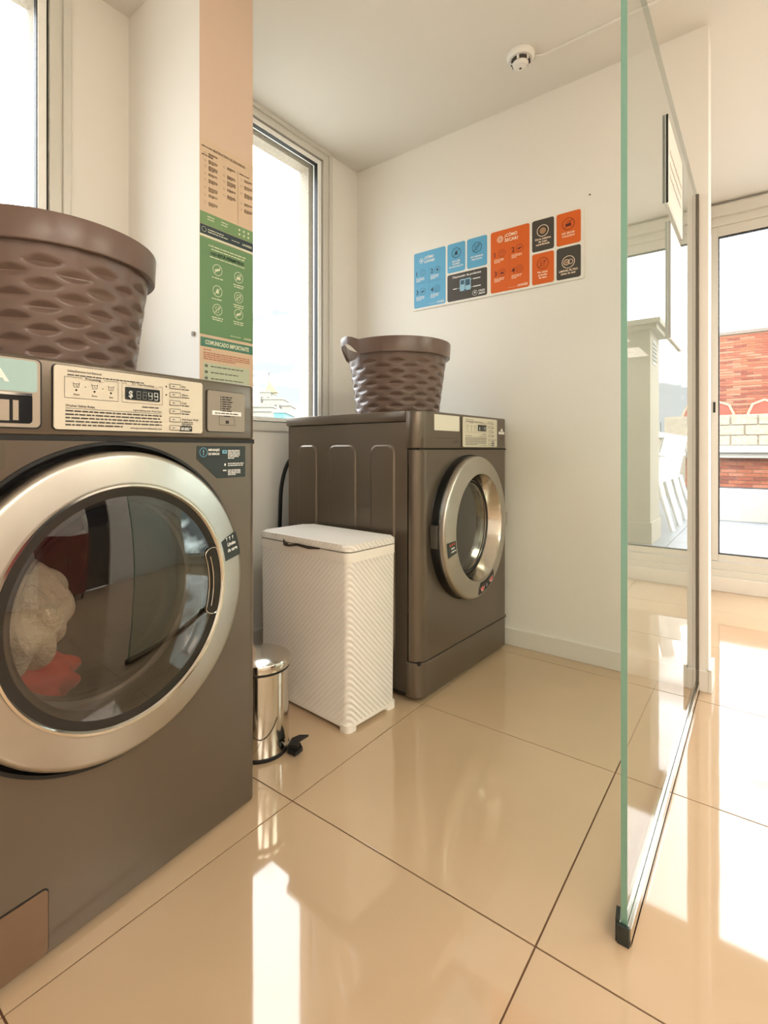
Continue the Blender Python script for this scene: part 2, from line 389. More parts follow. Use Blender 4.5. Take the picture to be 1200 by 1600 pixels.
# ------------------------------------------------------------------ front loaders
MW = .683
def arc_door(name, parent, cx, cz, y, washer):
    """door ring with glass; local T has w pointing out of the front"""
    T = FRONT(cx, y, cz)
    ro, ri = (.279, .216) if washer else (.268, .200)
    d = MB().lathe([(ro - .006, -.012), (ro, -.004), (ro, .0265), (ro - .0015, .031), (ro - .005, .0345), (ro - .009, .036), (ro - .011, .0364),
                    (ri + .007, .0452), (ri + .004, .0455), (ri + .001, .0445), (ri, .041), (ri - .002, .0), (ri - .004, -.012)], T, 128).build('door', STEEL, parent, True)
    if not washer: MB().lathe([(ro - .004, -.03), (ro + .0025, -.03), (ro + .0025, .012), (ro - .001, .0165), (ro - .004, .0165)], T, 96, True).build('door_back', mat('gasket_black', (15, 15, 15), .3), d, True)
    if washer:
        MB().lathe([(ri + .001, .0445), (ri + .003, .0475), (ri - .001, .0475), (ri - .004, .043)], T, 128, True).build('chrome_bezel', CHROME, d, True)
        MB().lathe([(ri - .003, .042), (ri - .024, .040), (ri - .030, .034), (ri - .030, .018), (ri - .003, .018)], T, 96, True).build('door_trim', mat('gloss_black', (20, 17, 16), .12), d, True)
        MB().lathe([(ri - .004, .038), (.17, .045), (.13, .050), (.09, .053), (.045, .055), (.0001, .0555)], T, 96).build('door_glass', DOOR_GLASS, d, True, recalc=False)
    else:
        MB().lathe([(ri, .042), (ri - .006, .030), (ri - .016, -.005), (ri - .022, -.02), (ri - .03, -.021)], T, 96).build('inner_collar', STEELP, d, True)
        MB().lathe([(ri - .026, -.014), (.12, -.010), (.07, -.008), (.0001, -.007)], T, 96).build('door_glass', DOOR_GLASS, d, True, recalc=False)
        MB().lathe([(ri - .024, -.012), (ri - .021, -.010), (ri - .026, -.006), (ri - .030, -.012)], T, 96, True).build('glass_seal', RUB, d, True)
    return d

def front_panel(parent, cx, cz, rh, z0, z1, m, rc=.03, xa=0., xb=MW):
    """pressed front sheet with rounded upright corners and a round hole"""
    N = 96; b = MB(); T = FRONT(0, 0, 0)
    x0, x1 = xa + rc, xb - rc
    ang = sorted(set([2 * pi * i / N for i in range(N)] + [atan2(v - cz, u - cx) % (2 * pi) for u in (x0, x1) for v in (z0, z1)]))
    outer = []
    for a in ang:
        c, s = cos(a), sin(a); t = 9
        if c > 1e-9: t = min(t, (x1 - cx) / c)
        if c < -1e-9: t = min(t, (x0 - cx) / c)
        if s > 1e-9: t = min(t, (z1 - cz) / s)
        if s < -1e-9: t = min(t, (z0 - cz) / s)
        outer.append((cx + c * t, cz + s * t))
    n = len(ang); rings = [outer, [(cx + cos(a) * (rh + .004), cz + sin(a) * (rh + .004)) for a in ang]]
    vs = [T(u, v, 0) for u, v in outer] + [T(u, v, 0) for u, v in rings[1]]
    vs += [T(cx + cos(a) * rh, cz + sin(a) * rh, -.004) for a in ang] + [T(cx + cos(a) * rh, cz + sin(a) * rh, -.05) for a in ang]
    fs = []
    for k in range(3):
        for i in range(n):
            j = (i + 1) % n; fs.append((k * n + i, k * n + j, (k + 1) * n + j, (k + 1) * n + i))
    b.add(vs, fs)
    for sx, xc in ((-1, x0), (1, x1)):
        pr = [(xc + sx * rc * sin(t), rc - rc * cos(t)) for t in [pi / 2 * i / 8 for i in range(9)]]
        b.add([(u, y, z0) for u, y in pr] + [(u, y, z1) for u, y in pr], [(i, i + 1, 10 + i, 9 + i) for i in range(8)])
    return b.build('front_panel', m, parent, True, angle=40)

def front_block(name, parent, z0, z1, m, rc=.03, proud=0., depth=.05, bev=.004):
    """solid band with rounded upright corners at the front"""
    pts = [(0, depth)]
    pts += [(rc - rc * cos(t), rc - rc * sin(t) - proud) for t in [pi / 2 * i / 8 for i in range(9)]]
    pts += [(MW - rc + rc * sin(t), rc - rc * cos(t) - proud) for t in [pi / 2 * i / 8 for i in range(9)]]
    pts += [(MW, depth)]
    bm = bmesh.new(); f = bm.faces.new([bm.verts.new((u, v, z0)) for u, v in pts])
    r = bmesh.ops.extrude_face_region(bm, geom=[f]); bmesh.ops.translate(bm, verts=[v for v in r['geom'] if isinstance(v, bmesh.types.BMVert)], vec=(0, 0, z1 - z0))
    bmesh.ops.recalc_face_normals(bm, faces=bm.faces[:])
    if bev:
        ed = [e for e in bm.edges if abs(e.verts[0].co.z - e.verts[1].co.z) < 1e-6]
        bmesh.ops.bevel(bm, geom=ed, offset=bev, segments=3, affect='EDGES', profile=.5)
    return MB().bm(bm).build(name, m, parent, True, angle=40)

def cabinet(parent, H, D, z0):
    """side sheets with three pressed panels each, back and top lid"""
    yf = .052
    def side(x, sx):
        b = MB(); n_y = 120; n_z = 60; za, zb = z0 + .01, H - .038
        spans = [(.105, .215), (.285, .425), (.49, .60)]   # pressed panels, measured from the front edge of the sheet
        def dep(y, z):
            best = 0
            for a, c in spans:
                a_, c_ = a, c; t, bo, r = H - .115, .14, .03
                dx = max(a_ + r - y, y - (c_ - r), 0); dz = max(bo + r - z, z - (t - r), 0)
                dd = sqrt(dx * dx + dz * dz) - r
                best = max(best, max(0, min(1, -dd / .006)))
            return best * best * (3 - 2 * best) * .0045
        ys = [yf + (D - yf) * i / n_y for i in range(n_y + 1)]; zs = [za + (zb - za) * j / n_z for j in range(n_z + 1)]
        ys = sorted(set(ys + [a + k for s_ in spans for a in s_ for k in (-.006, -.003, 0, .003, .006)]))
        zs = sorted(set(zs + [zz + k for zz in (H - .115,) for k in (-.03, -.02, -.012, -.006, -.003, 0, .003)]))
        ny = len(ys); nz = len(zs)
        vs = [(x + sx * dep(y, z), y, z) for y in ys for z in zs]
        fs = [(i * nz + j, (i + 1) * nz + j, (i + 1) * nz + j + 1, i * nz + j + 1) for i in range(ny - 1) for j in range(nz - 1)]
        b.add(vs, fs); return b.build('side_panel', GREY, parent, True)
    side(0.004, -1); side(MW - .004, 1)
    MB().box(.006, MW - .006, D - .012, D, z0, H - .036).build('back_panel', mat('galvanised', (150, 148, 142), .4, metal=.8), parent)
    MB().box(.006, MW - .006, .06, D - .014, z0, z0 + .012).build('base_plate', GREYD, parent)
    MB().box(-.004, MW + .004, .056, D + .008, H - .036, H, .006).build('top_lid', GREY, parent, True)
    for x in (.07, MW - .07):
        for y in (.08, D - .08):
            MB().lathe([(0, 0), (.022, 0), (.022, .008), (.009, .01), (.009, z0 + .002), (0, z0 + .002)], lambda u, v, w: (x + u, y + v, w), 16).build('foot', RUB, parent, True)

INK = inkmat('dark', (40, 34, 30)); INKW = inkmat('white', (235, 235, 230)); INKB = inkmat('black', (22, 26, 28))
def control_label(parent, x0, x1, z0, z1, fine=True):
    """cream programme label with its printing"""
    T = FRONT(0, -.004, 0)
    base = MB().prism(rrect(x0, x1, z0, z1, .006), T, -.001, .0016).build('programme_label', PLATE, parent)
    W = x1 - x0; Hh = z1 - z0
    X = lambda a: x0 + a * W
    Z = lambda a: z1 - a * Hh
    s = Sheet(T, base, .0018)
    s.text('ink', 'Safety/Extreme Soil Removal', X(.07), Z(.09), .0036, bold=.012)
    s.words('ink', X(.07), X(.55), Z(.145), .0022, 3)
    def frame(a0, a1, b0, b1, t=.0006):
        s.line('ink', (X(a0), Z(b0)), (X(a1), Z(b0)), t); s.line('ink', (X(a0), Z(b1)), (X(a1), Z(b1)), t)
        s.line('ink', (X(a0), Z(b0)), (X(a0), Z(b1)), t); s.line('ink', (X(a1), Z(b0)), (X(a1), Z(b1)), t)
    frame(.055, .37, .17, .50); s.rect('plate', X(.15), X(.28), Z(.20), Z(.15), 0, w=.0005)
    s.text('ink', 'Processing', X(.215), Z(.195), .0045, 'c', bold=.015, w=.001)
    for a, t in ((.12, 'Wash'), (.225, 'Rinse'), (.325, 'Spin')):
        s.text('ink', t, X(a), Z(.455), .0032, 'c', bold=.01)
        s.poly('ink', circ(X(a), Z(.37), .0018, 12)); 
        zc = Z(.285); q = .0055
        for p in (((X(a) - q, zc + q * .8), (X(a) - q * .7, zc - q * .8)), ((X(a) - q * .7, zc - q * .8), (X(a) + q * .7, zc - q * .8)),
                  ((X(a) + q * .7, zc - q * .8), (X(a) + q, zc + q * .8)), ((X(a) - q * .9, zc + q * .3), (X(a) + q * .9, zc + q * .3)), ((X(a) - q * .3, zc), (X(a) + q * .4, zc - q * .5))):
            s.line('ink', *p, .0007)
    for a in (.172, .275): s.poly('ink', circ(X(a), Z(.31), .0009, 8))
    frame(.395, .675, .17, .50); s.rect('plate', X(.425), X(.645), Z(.20), Z(.15), 0, w=.0005)
    s.text('ink', 'EST. Time Remaining', X(.535), Z(.19), .0038, 'c', bold=.012, w=.001)
    s.text('ink', 'Washer Safety Rules', X(.06), Z(.64), .0042, bold=.012)
    s.line('ink', (X(.06), Z(.665)), (X(.67), Z(.665)), .0006)
    s.text('ink', 'Lights flashing and - Press Start', X(.67), Z(.64), .0034, 'r', bold=.01)
    s.words('ink', X(.53), X(.66), Z(.57), .0024, 5)
    for i in range(5): s.words('ink', X(.06), X(.67 if i < 4 else .40), Z(.715 + i * .055), .0028, 11 + i)
    s.text('ink', 'www.gocommerciallaundry.com', X(.67), Z(.955), .0036, 'r', bold=.014)
    for i, (t, n) in enumerate((('Hot', 1), ('Warm', 1), ('Cold', 1), ('Delicates', 1), ('Anti-Super Wash', 3))):
        zc = Z(.14 + i * .155); s.text('ink', t, X(.825), zc, .0042, bold=.012)
        for k in range(n): s.words('ink', X(.825), X(.825 + (.09 if n > 1 else .06)), zc - .0045 - k * .0038, .0022, i * 7 + k)
        if i < 2: s.poly('ink', circ(X(.705), Z(.15 + i * .155), .0018, 10))
    s.rect('black', X(.81), X(.91), Z(.97), Z(.875), 0); s.words('white', X(.82), X(.90), Z(.915), .0024, 2, w=.0008); s.words('white', X(.82), X(.89), Z(.945), .0024, 6, w=.0008)
    s.build({'ink': ('lettering', INK), 'plate': ('label_patch', PLATE), 'black': ('start_caption', INKB), 'white': ('caption_lettering', INKW)})
    for i in range(6):
        zc = Z(.135 + i * .155)
        b = MB().prism(rrect(X(.73), X(.812), zc - .0045, zc + .0048, .0018, 3), T, .0014, .003).build('button', PLATE, base)
    t = Sheet(T, base, .003)
    for i in range(6):
        zc = Z(.135 + i * .155); a, b2 = X(.73), X(.812); c, d = zc - .0045, zc + .0048
        for p in (((a, c), (b2, c)), ((a, d), (b2, d)), ((a, c), (a, d)), ((b2, c), (b2, d))): t.line('ink', *p, .0009)
        t.rect('ink', X(.75), X(.768), zc - .0006, zc + .0008, 0, w=.0004)
    t.build({'ink': ('button_outline', INK)})
    disp = MB().prism(rrect(X(.415), X(.655), Z(.45), Z(.235), .002), T, .0014, .0032).build('display', mat('display_black', (14, 16, 22), .15), base)
    s = Sheet(T, base, .0034)
    s.text('w', '$', X(.435), Z(.41), .0125, bold=.02, fit=.0085)
    seg = {'8': 'abcdefg', '4': 'bcfg', '9': 'abcdfg'}
    for i, ch in enumerate('8849'):
        ux = X(.49 + i * .041); w_, h_ = .0075, .0135; zb = Z(.42)
        P = {'a': ((0, h_), (w_, h_)), 'b': ((w_, h_), (w_, h_ / 2)), 'c': ((w_, h_ / 2), (w_, 0)), 'd': ((0, 0), (w_, 0)), 'e': ((0, 0), (0, h_ / 2)), 'f': ((0, h_ / 2), (0, h_)), 'g': ((0, h_ / 2), (w_, h_ / 2))}
        for k, (p, q) in P.items():
            on = k in seg[ch] and i >= 2
            s.line('w' if on else 'd', (ux + p[0], zb + p[1]), (ux + q[0], zb + q[1]), .0014)
    s.build({'w': ('lit_segment', inkmat('segment', (205, 208, 205))), 'd': ('dim_segment', inkmat('segment_dim', (110, 112, 112)))})
    return base

def drum(parent, cx, cz, D):
    T = FRONT(cx, 0, cz)
    MB().lathe([(.2, -.045), (.19, -.05), (.185, -.07), (.24, -.08), (.245, -D + .12), (.0001, -D + .10)], T, 64).build('drum', mat('drum_steel', (92, 88, 84), .35, metal=.9, bump=.4, bscale=60), parent, True)
    MB().lathe([(.275, -.044), (.2, -.044), (.19, -.052), (.2, -.06), (.275, -.06)], T, 64, True).build('door_seal', mat('dark_seal', (34, 30, 28), .45), parent, True)

# --- washer
WH = 1.013
wa = empty('washing_machine', (-0.7317, 0.0301, 0), radians(3.6), label='large brown-grey front-loading washer in the left foreground, cut by the frame', cat='washing machine')
cabinet(wa, WH, .74, .022)
wcx, wcz = .326, .576
front_panel(wa, wcx, wcz, .292, .010, .873, GREY, .022)
MB().lathe([(.2975, -.001), (.2965, .0025), (.2905, .0025), (.2895, -.012)], FRONT(wcx, 0, wcz), 128, True).build('recess_lip', RUB, wa, True)
MB().lathe([(.2915, -.045), (.26, -.045)], FRONT(wcx, 0, wcz), 96).build('recess_back', GREYD, wa, True)
front_block('control_panel', wa, .882, WH, GREY, .022, 0.0, .056, .006)
MB().box(.004, MW - .004, .004, .05, .872, .883).build('panel_gap', GREYD, wa)
dw = arc_door('door', wa, wcx, wcz, -.0, True)
drum(wa, wcx, wcz, .70)
# handle cup
T = FRONT(wcx, 0, wcz)
def arcpoly(r0, r1, a0, a1, n=12):
    return [(r1 * cos(a0 + (a1 - a0) * i / n), r1 * sin(a0 + (a1 - a0) * i / n)) for i in range(n + 1)] + [(r0 * cos(a1 - (a1 - a0) * i / n), r0 * sin(a1 - (a1 - a0) * i / n)) for i in range(n + 1)]
def rounded_arc(r0, r1, a0, a1):
    c = (r0 + r1) / 2; h = (r1 - r0) / 2; p = [(c + h * 1.0, 0)]; p = []
    for i in range(15): a = a0 + (a1 - a0) * i / 14; p.append((r1 * cos(a), r1 * sin(a)))
    for i in range(1, 6):
        t = pi * i / 6; p.append(((c + h * cos(t)) * cos(a1) - h * .6 * sin(t) * sin(a1), (c + h * cos(t)) * sin(a1) + h * .6 * sin(t) * cos(a1)))
    for i in range(15): a = a1 - (a1 - a0) * i / 14; p.append((r0 * cos(a), r0 * sin(a)))
    for i in range(1, 6):
        t = pi * i / 6; p.append(((c - h * cos(t)) * cos(a0) + h * .6 * sin(t) * sin(a0), (c - h * cos(t)) * sin(a0) - h * .6 * sin(t) * cos(a0)))
    return p
ra = rounded_arc(.180, .211, radians(-17), radians(19))
hc = MB().prism(ra, T, .036, .044).build('handle_cup', mat('gloss_black', (20, 17, 16), .12), dw)
MB().tube([T(u, v, .045) for u, v in ra + ra[:1]], 0.0008, 6, False).build('cup_rim', CHROME, hc, True)
MB().tube([T(.190 * cos(a), .190 * sin(a), .046) for a in [radians(-15 + 32 * i / 12) for i in range(13)]], .0010, 6).build('grip_edge', CHROME, hc, True)
MB().lathe([(.195, .030), (.165, .004), (.150, -.03), (.135, -.05), (.09, -.058), (.0001, -.06)], T, 96).build('glass_bowl', BOWL_GLASS, dw, True, recalc=False)
MB().lathe([(.199, .016), (.195, .022), (.188, .018), (.192, .010)], T, 96, True).build('bowl_clamp', GREYD, dw, True)
# laundry in the drum
def blob(name, mt, parent, c, rad, amp, seed, label=None, cat=None):
    bm = bmesh.new(); bmesh.ops.create_icosphere(bm, subdivisions=5, radius=1)
    rd = random.Random(seed); ph = [(rd.uniform(2, 6), rd.uniform(2, 6), rd.uniform(2, 6), rd.uniform(0, 6)) for _ in range(6)]
    for v in bm.verts:
        p = v.co.copy(); d = 0
        for i, (a, b, c_, f) in enumerate(ph): d += abs(sin(a * p.x + b * p.y + c_ * p.z + f)) / (1 + i * .4)
        k = 1 + amp * (d / 3 - .5); v.co = Vector((c[0] + p.x * rad[0] * k, c[1] + p.y * rad[1] * k, c[2] + p.z * rad[2] * k))
    o = MB().bm(bm).build(name, mt, parent, True, angle=80)
    if label: tag(o, label, cat)
    return o
oW = Matrix.Rotation(radians(3.6), 4, 'Z')
def wloc(x, y, z): v = oW @ Vector((x, y, z)); return (v.x - 0.7317, v.y + 0.0301, v.z)
blob('towel', mat('white_terry', (240, 232, 212), .9, bump=1, bscale=90, bdist=.012), None, wloc(.205, .122, .556), (.082, .055, .092), .5, 3, 'crumpled white towel behind the round door glass of the washer', 'towel')
blob('red_cloth', mat('red_cotton', (205, 40, 44), .85, bump=.4, bscale=60), None, wloc(.170, .165, .408), (.150, .062, .068), .3, 8, 'red garment low in the drum of the washer', 'clothing')
# drawer with pale blue card
T = FRONT(0, 0, 0)
MB().prism(rrect(.023, .1995, .892, 1.0075, .009), T, -.002, .0012).build('drawer_gap', GREYD, wa)
dwr = MB().prism(rrect(.025, .1965, .8945, 1.006, .008), T, -.002, .0028).build('detergent_drawer', GREYL, wa)
lb = MB().prism(rrect(.038, .1915, .952, 1.003, .005), T, .0028, .0036).build('blue_card', mat('pale_blue', (160, 190, 188), .4), dwr)
s = Sheet(T, dwr, .0037); s.text('w', 'LAVA', .151, .967, .0185, 'r', bold=.035, fit=.088); s.build({'w': ('lettering', INKW)})
MB().prism(rrect(.038, .1845, .9005, .9495, .006), T, .0028, .0034).build('drawer_slot', mat('slot_black', (16, 17, 20), .15), dwr)
MB().prism([(.038, .9455), (.1825, .9455), (.1825, .9495), (.038, .9495)], T, .0034, .007).build('chrome_strip', CHROME, dwr)
MB().prism([(.038, .9045), (.151, .9045), (.151, .9375), (.038, .9375)], T, .0034, .0042).build('slot_flap', GREYL, dwr)
MB().prism([(.156, .9055), (.164, .9055), (.164, .9375), (.156, .9375)], T, .0034, .0042).build('slot_tab', GREYL, dwr)
MB().prism(rrect(.215, .5205, .8915, 1.0045, .007), FRONT(), -.002, .0010).build('label_recess', GREYD, wa)
control_label(wa, .2165, .519, .893, 1.003)
# card reader
cr = MB().prism(rrect(.534, .641, .899, .990, .005), T, -.002, .004).build('card_reader', mat('reader_taupe', (150, 138, 124), .4, metal=.3), wa)
MB().prism(rrect(.5325, .6425, .8975, .9915, .006), T, -.002, .0012).build('reader_gap', GREYD, wa)
s = Sheet(T, cr, .0042)
for i in range(7): s.words('ink', .574, .574 + (.026 if i % 2 else .031), .976 - i * .0052, .0032, i * 3, fill=.95); s.rect('ink', .569, .5715, .976 - i * .0052, .9784 - i * .0052)
s.rect('w', .546, .630, .936, .9455); s.words('ink', .553, .620, .939, .0028, 4, w=.0008)
for p in (((.565, .934), (.608, .934)), ((.565, .934), (.565, .914)), ((.565, .914), (.612, .914)), ((.612, .914), (.608, .934))): s.line('ink', *p, .0008)
s.rect('ink', .584, .593, .9175, .9245); s.rect('ink', .58, .596, .933, .9355)
s.build({'ink': ('lettering', INK), 'w': ('white_strip', WHITEP)})
# stickers
pts = [(.508, .866), (.646, .866), (.646, .793), (.562, .793), (.508, .838)]
DG = inkmat('dark_green', (38, 46, 44)); LB = inkmat('sky_blue', (110, 170, 195))
stk = MB().prism(pts, T, .0002, .0008).build('error_sticker', DG, wa)
s = Sheet(T, stk, .0009)
s.ring('b', .525, .852, .0105, .0012); s.text('b', '!', .525, .8465, .011, 'c', bold=.03)
s.text('w', 'MENSAJES', .538, .855, .0048, bold=.03, fit=.031); s.text('w', 'DE ERROR', .538, .846, .0048, bold=.03, fit=.031)
s.rect('b', .577, .590, .849, .857, 0); s.rect('dg', .581, .586, .852, .8545, 0, w=.0008)
s.para('w', .593, .628, .8575, .0023, 6, 1.55, 2); s.words('w', .593, .640, .825, .0024, 4); s.words('w', .593, .638, .8205, .0024, 6); s.rect('w', .583, .587, .821, .826)
s.rect('w', .579, .589, .809, .8115); s.para('w', .593, .630, .812, .0022, 4, 1.6, 9)
s.build({'b': ('blue_print', LB), 'w': ('lettering', INKW), 'dg': ('icon', DG)})
MB().prism(rrect(.03, .146, .826, .870, .004), T, .0002, .0010).build('grey_sticker', mat('sticker_grey', (96, 88, 76), .35, metal=.4), wa)
# load-limit sticker on a ring
def ring_sticker(parent, T, r0, r1, a0, a1, w0, w1, m, name):
    n = 8; b = MB(); vs = []
    for i in range(n + 1):
        a = a0 + (a1 - a0) * i / n
        vs += [T(r1 * cos(a), r1 * sin(a), w1), T(r0 * cos(a), r0 * sin(a), w0)]
    b.add(vs, [(2 * i, 2 * i + 2, 2 * i + 3, 2 * i + 1) for i in range(n)]); return b.build(name, m, parent, recalc=False)
T = FRONT(wcx, 0, wcz)
ls = ring_sticker(dw, T, .226, .276, radians(9.5), radians(21), .0446, .0370, DG, 'load_limit_sticker')
def rot_T(T, x, y, a, tilt=0):
    return lambda u, v, w: T(x + u * cos(a) - v * sin(a), y + u * sin(a) + v * cos(a), w - tilt * u)
T2 = rot_T(T, .2415, .0665, radians(8), .19)
s = Sheet(T2, ls, .0424)
s.text('w', 'Límite', .001, .0045, .0075, 'c', bold=.03, w=.0006); s.text('w', 'de carga', .0025, -.0085, .0075, 'c', bold=.03, fit=.032, w=.0006)
for k in (-1, 0, 1): s.line('w', (-.003 + k * .010, .0165), (-.003 + k * .010, .0225), .0013, w=.0006); s.poly('w', [(-.0055 + k * .010, .0215), (-.0005 + k * .010, .0215), (-.003 + k * .010, .0252)], w=.0006)
s.build({'w': ('lettering', INKW)})
# filter cover low on the left
T = FRONT()
MB().prism(rrect(.028, .2105, .0105, .1225, .009), T, -.004, .0008).build('cover_gap', GREYD, wa)
MB().prism(rrect(.030, .2085, .0125, .1205, .008), T, -.004, .0030).build('filter_cover', mat('warm_brown_enamel', (122, 98, 78), .35, metal=.4), wa)

# --- dryer
DH = .990
dy = empty('tumble_dryer', (.5762, -.0045, 0), radians(-2.3), label='brown-grey front-loading tumble dryer against the back wall, shiny bare door ring', cat='tumble dryer')
cabinet(dy, DH, .66, .019)
dcx, dcz = .335, .565
front_panel(dy, dcx, dcz, .270, .142, .857, GREY, .045)
MB().lathe([(.2695, -.045), (.24, -.045)], FRONT(dcx, 0, dcz), 96).build('recess_back', GREYD, dy, True)
front_block('control_panel', dy, .861, DH, GREY, .045, 0, .056, .005)
front_block('kick_panel', dy, .019, .137, GREY, .045, 0, .056, .003)
MB().box(.01, MW - .01, .008, .05, .13, .143).build('panel_gap', GREYD, dy); MB().box(.01, MW - .01, .008, .05, .856, .862).build('panel_gap', GREYD, dy)
for z, x in ((.935, .014), (.075, .02)):
    MB().lathe([(.0, .003), (.004, .0025), (.0065, 0)], lambda u, v, w: (x - w * .8 + u * .6, .020 - w * .8 - u * .6, z + v), 16).build('screw', CHROME, dy, True)
dd = arc_door('door', dy, dcx, dcz, .010, False)
HX, HYh, OP = dcx + .28, .0, radians(3)
dd.rotation_euler = (0, 0, OP); dd.location = (HX - (HX * cos(OP) - HYh * sin(OP)), HYh - (HX * sin(OP) + HYh * cos(OP)), 0)
MB().lathe([(.272, .0), (.262, .012), (.262, -.03), (.272, -.03)], FRONT(dcx, 0, dcz), 96, True).build('door_gasket', mat('gasket_black', (15, 15, 15), .3), dy, True)
drum(dy, dcx, dcz, .62)
T = FRONT(dcx, .010, dcz)
MB().box(dcx - .279, dcx - .262, -.030, -.004, dcz - .045, dcz + .035, .003).build('latch', mat('latch_grey', (70, 66, 60), .4), dy)
MB().box(dcx + .262, dcx + .292, -.020, -.0, dcz - .03, dcz + .03, .004).build('hinge', STEEL, dy)
ls = ring_sticker(dd, T, .209, .257, radians(186), radians(198), .0458, .0374, DG, 'load_limit_sticker')
T2 = rot_T(T, -.2245, -.045, radians(12), -.19)
s = Sheet(T2, ls, .0415)
s.text('w', 'Límite', .0, -.004, .007, 'c', bold=.03, w=.0006); s.text('w', 'de carga', .0, -.0155, .007, 'c', bold=.03, fit=.034, w=.0006)
for k in (-1, 0, 1): s.rect('o', -.002 + k * .011, .002 + k * .011, .008, .016, w=.0006)
s.build({'w': ('lettering', INKW), 'o': ('orange_mark', inkmat('orange', (228, 92, 40)))})
ls = ring_sticker(dd, T, .209, .257, radians(268), radians(302), .0458, .0374, inkmat('near_black', (35, 28, 26)), 'warning_sticker')
for a, kk in ((275, 'r'), (295, 'r')):
    x, y = .231 * cos(radians(a)), .231 * sin(radians(a)); T3 = rot_T(T, x, y, radians(a + 90), 0)
    s = Sheet(T3, ls, .0405); s.poly('r', circ(0, 0, .0165, 20), w=.001); s.line('w', (-.009, -.009), (.009, .009), .002, w=.0014); s.ring('w', 0, 0, .016, .0018, w=.0014)
    s.build({'r': ('red_sign', inkmat('red', (205, 50, 40))), 'w': ('white_mark', INKW)})
T3 = rot_T(T, .231 * cos(radians(285)), .231 * sin(radians(285)), radians(15), 0)
s = Sheet(T3, ls, .0405); s.line('w', (-.004, -.012), (.004, .008), .003, w=.001); s.words('w', -.03, .03, .018, .004, 3, w=.0012); s.build({'w': ('white_print', INKW)})
T = FRONT()
blk = MB().prism(rrect(.088, .258, .925, .981, .003), T, -.001, .0022).build('blank_label', mat('blank_cream', (225, 220, 205), .45), dy)
s = Sheet(T, dy, .0002)
s.line('i', (.095, .899), (.25, .899), .0012); s.words('i', .215, .25, .888, .002, 3); s.words('i', .215, .25, .882, .002, 5)
s.text('i', '...........', .59, .975, .004, fit=.06)
s.rect('w', .586, .640, .922, .933); s.poly('w', [(.602, .935), (.616, .949), (.630, .935)]); s.poly('i', circ(.612, .905, .003, 10))
s.build({'i': ('lettering', INK), 'w': ('white_sticker', WHITEP)})
control_label(dy, .278, .560, .868, .981)

# black hose / cable behind the dryer
hs = MB()
P = [(.80, .70, .86), (.745, .75, .835), (.712, .775, .79), (.693, .79, .70), (.688, .795, .58), (.69, .80, .35), (.71, .79, .12), (.74, .76, .03)]
def smooth_path(P, n=8):
    P = [Vector(p) for p in P]; out = []
    for i in range(len(P) - 1):
        a, b, c, d = P[max(i - 1, 0)], P[i], P[i + 1], P[min(i + 2, len(P) - 1)]
        for k in range(n):
            t = k / n; out.append(.5 * ((2 * b) + (c - a) * t + (2 * a - 5 * b + 4 * c - d) * t * t + (3 * b - a - 3 * c + d) * t ** 3))
    out.append(P[-1]); return out
tag(MB().tube(smooth_path(P), .009, 10).build('drain_hose', RUB, None, True), 'black hose curving down behind the tumble dryer', 'hose')

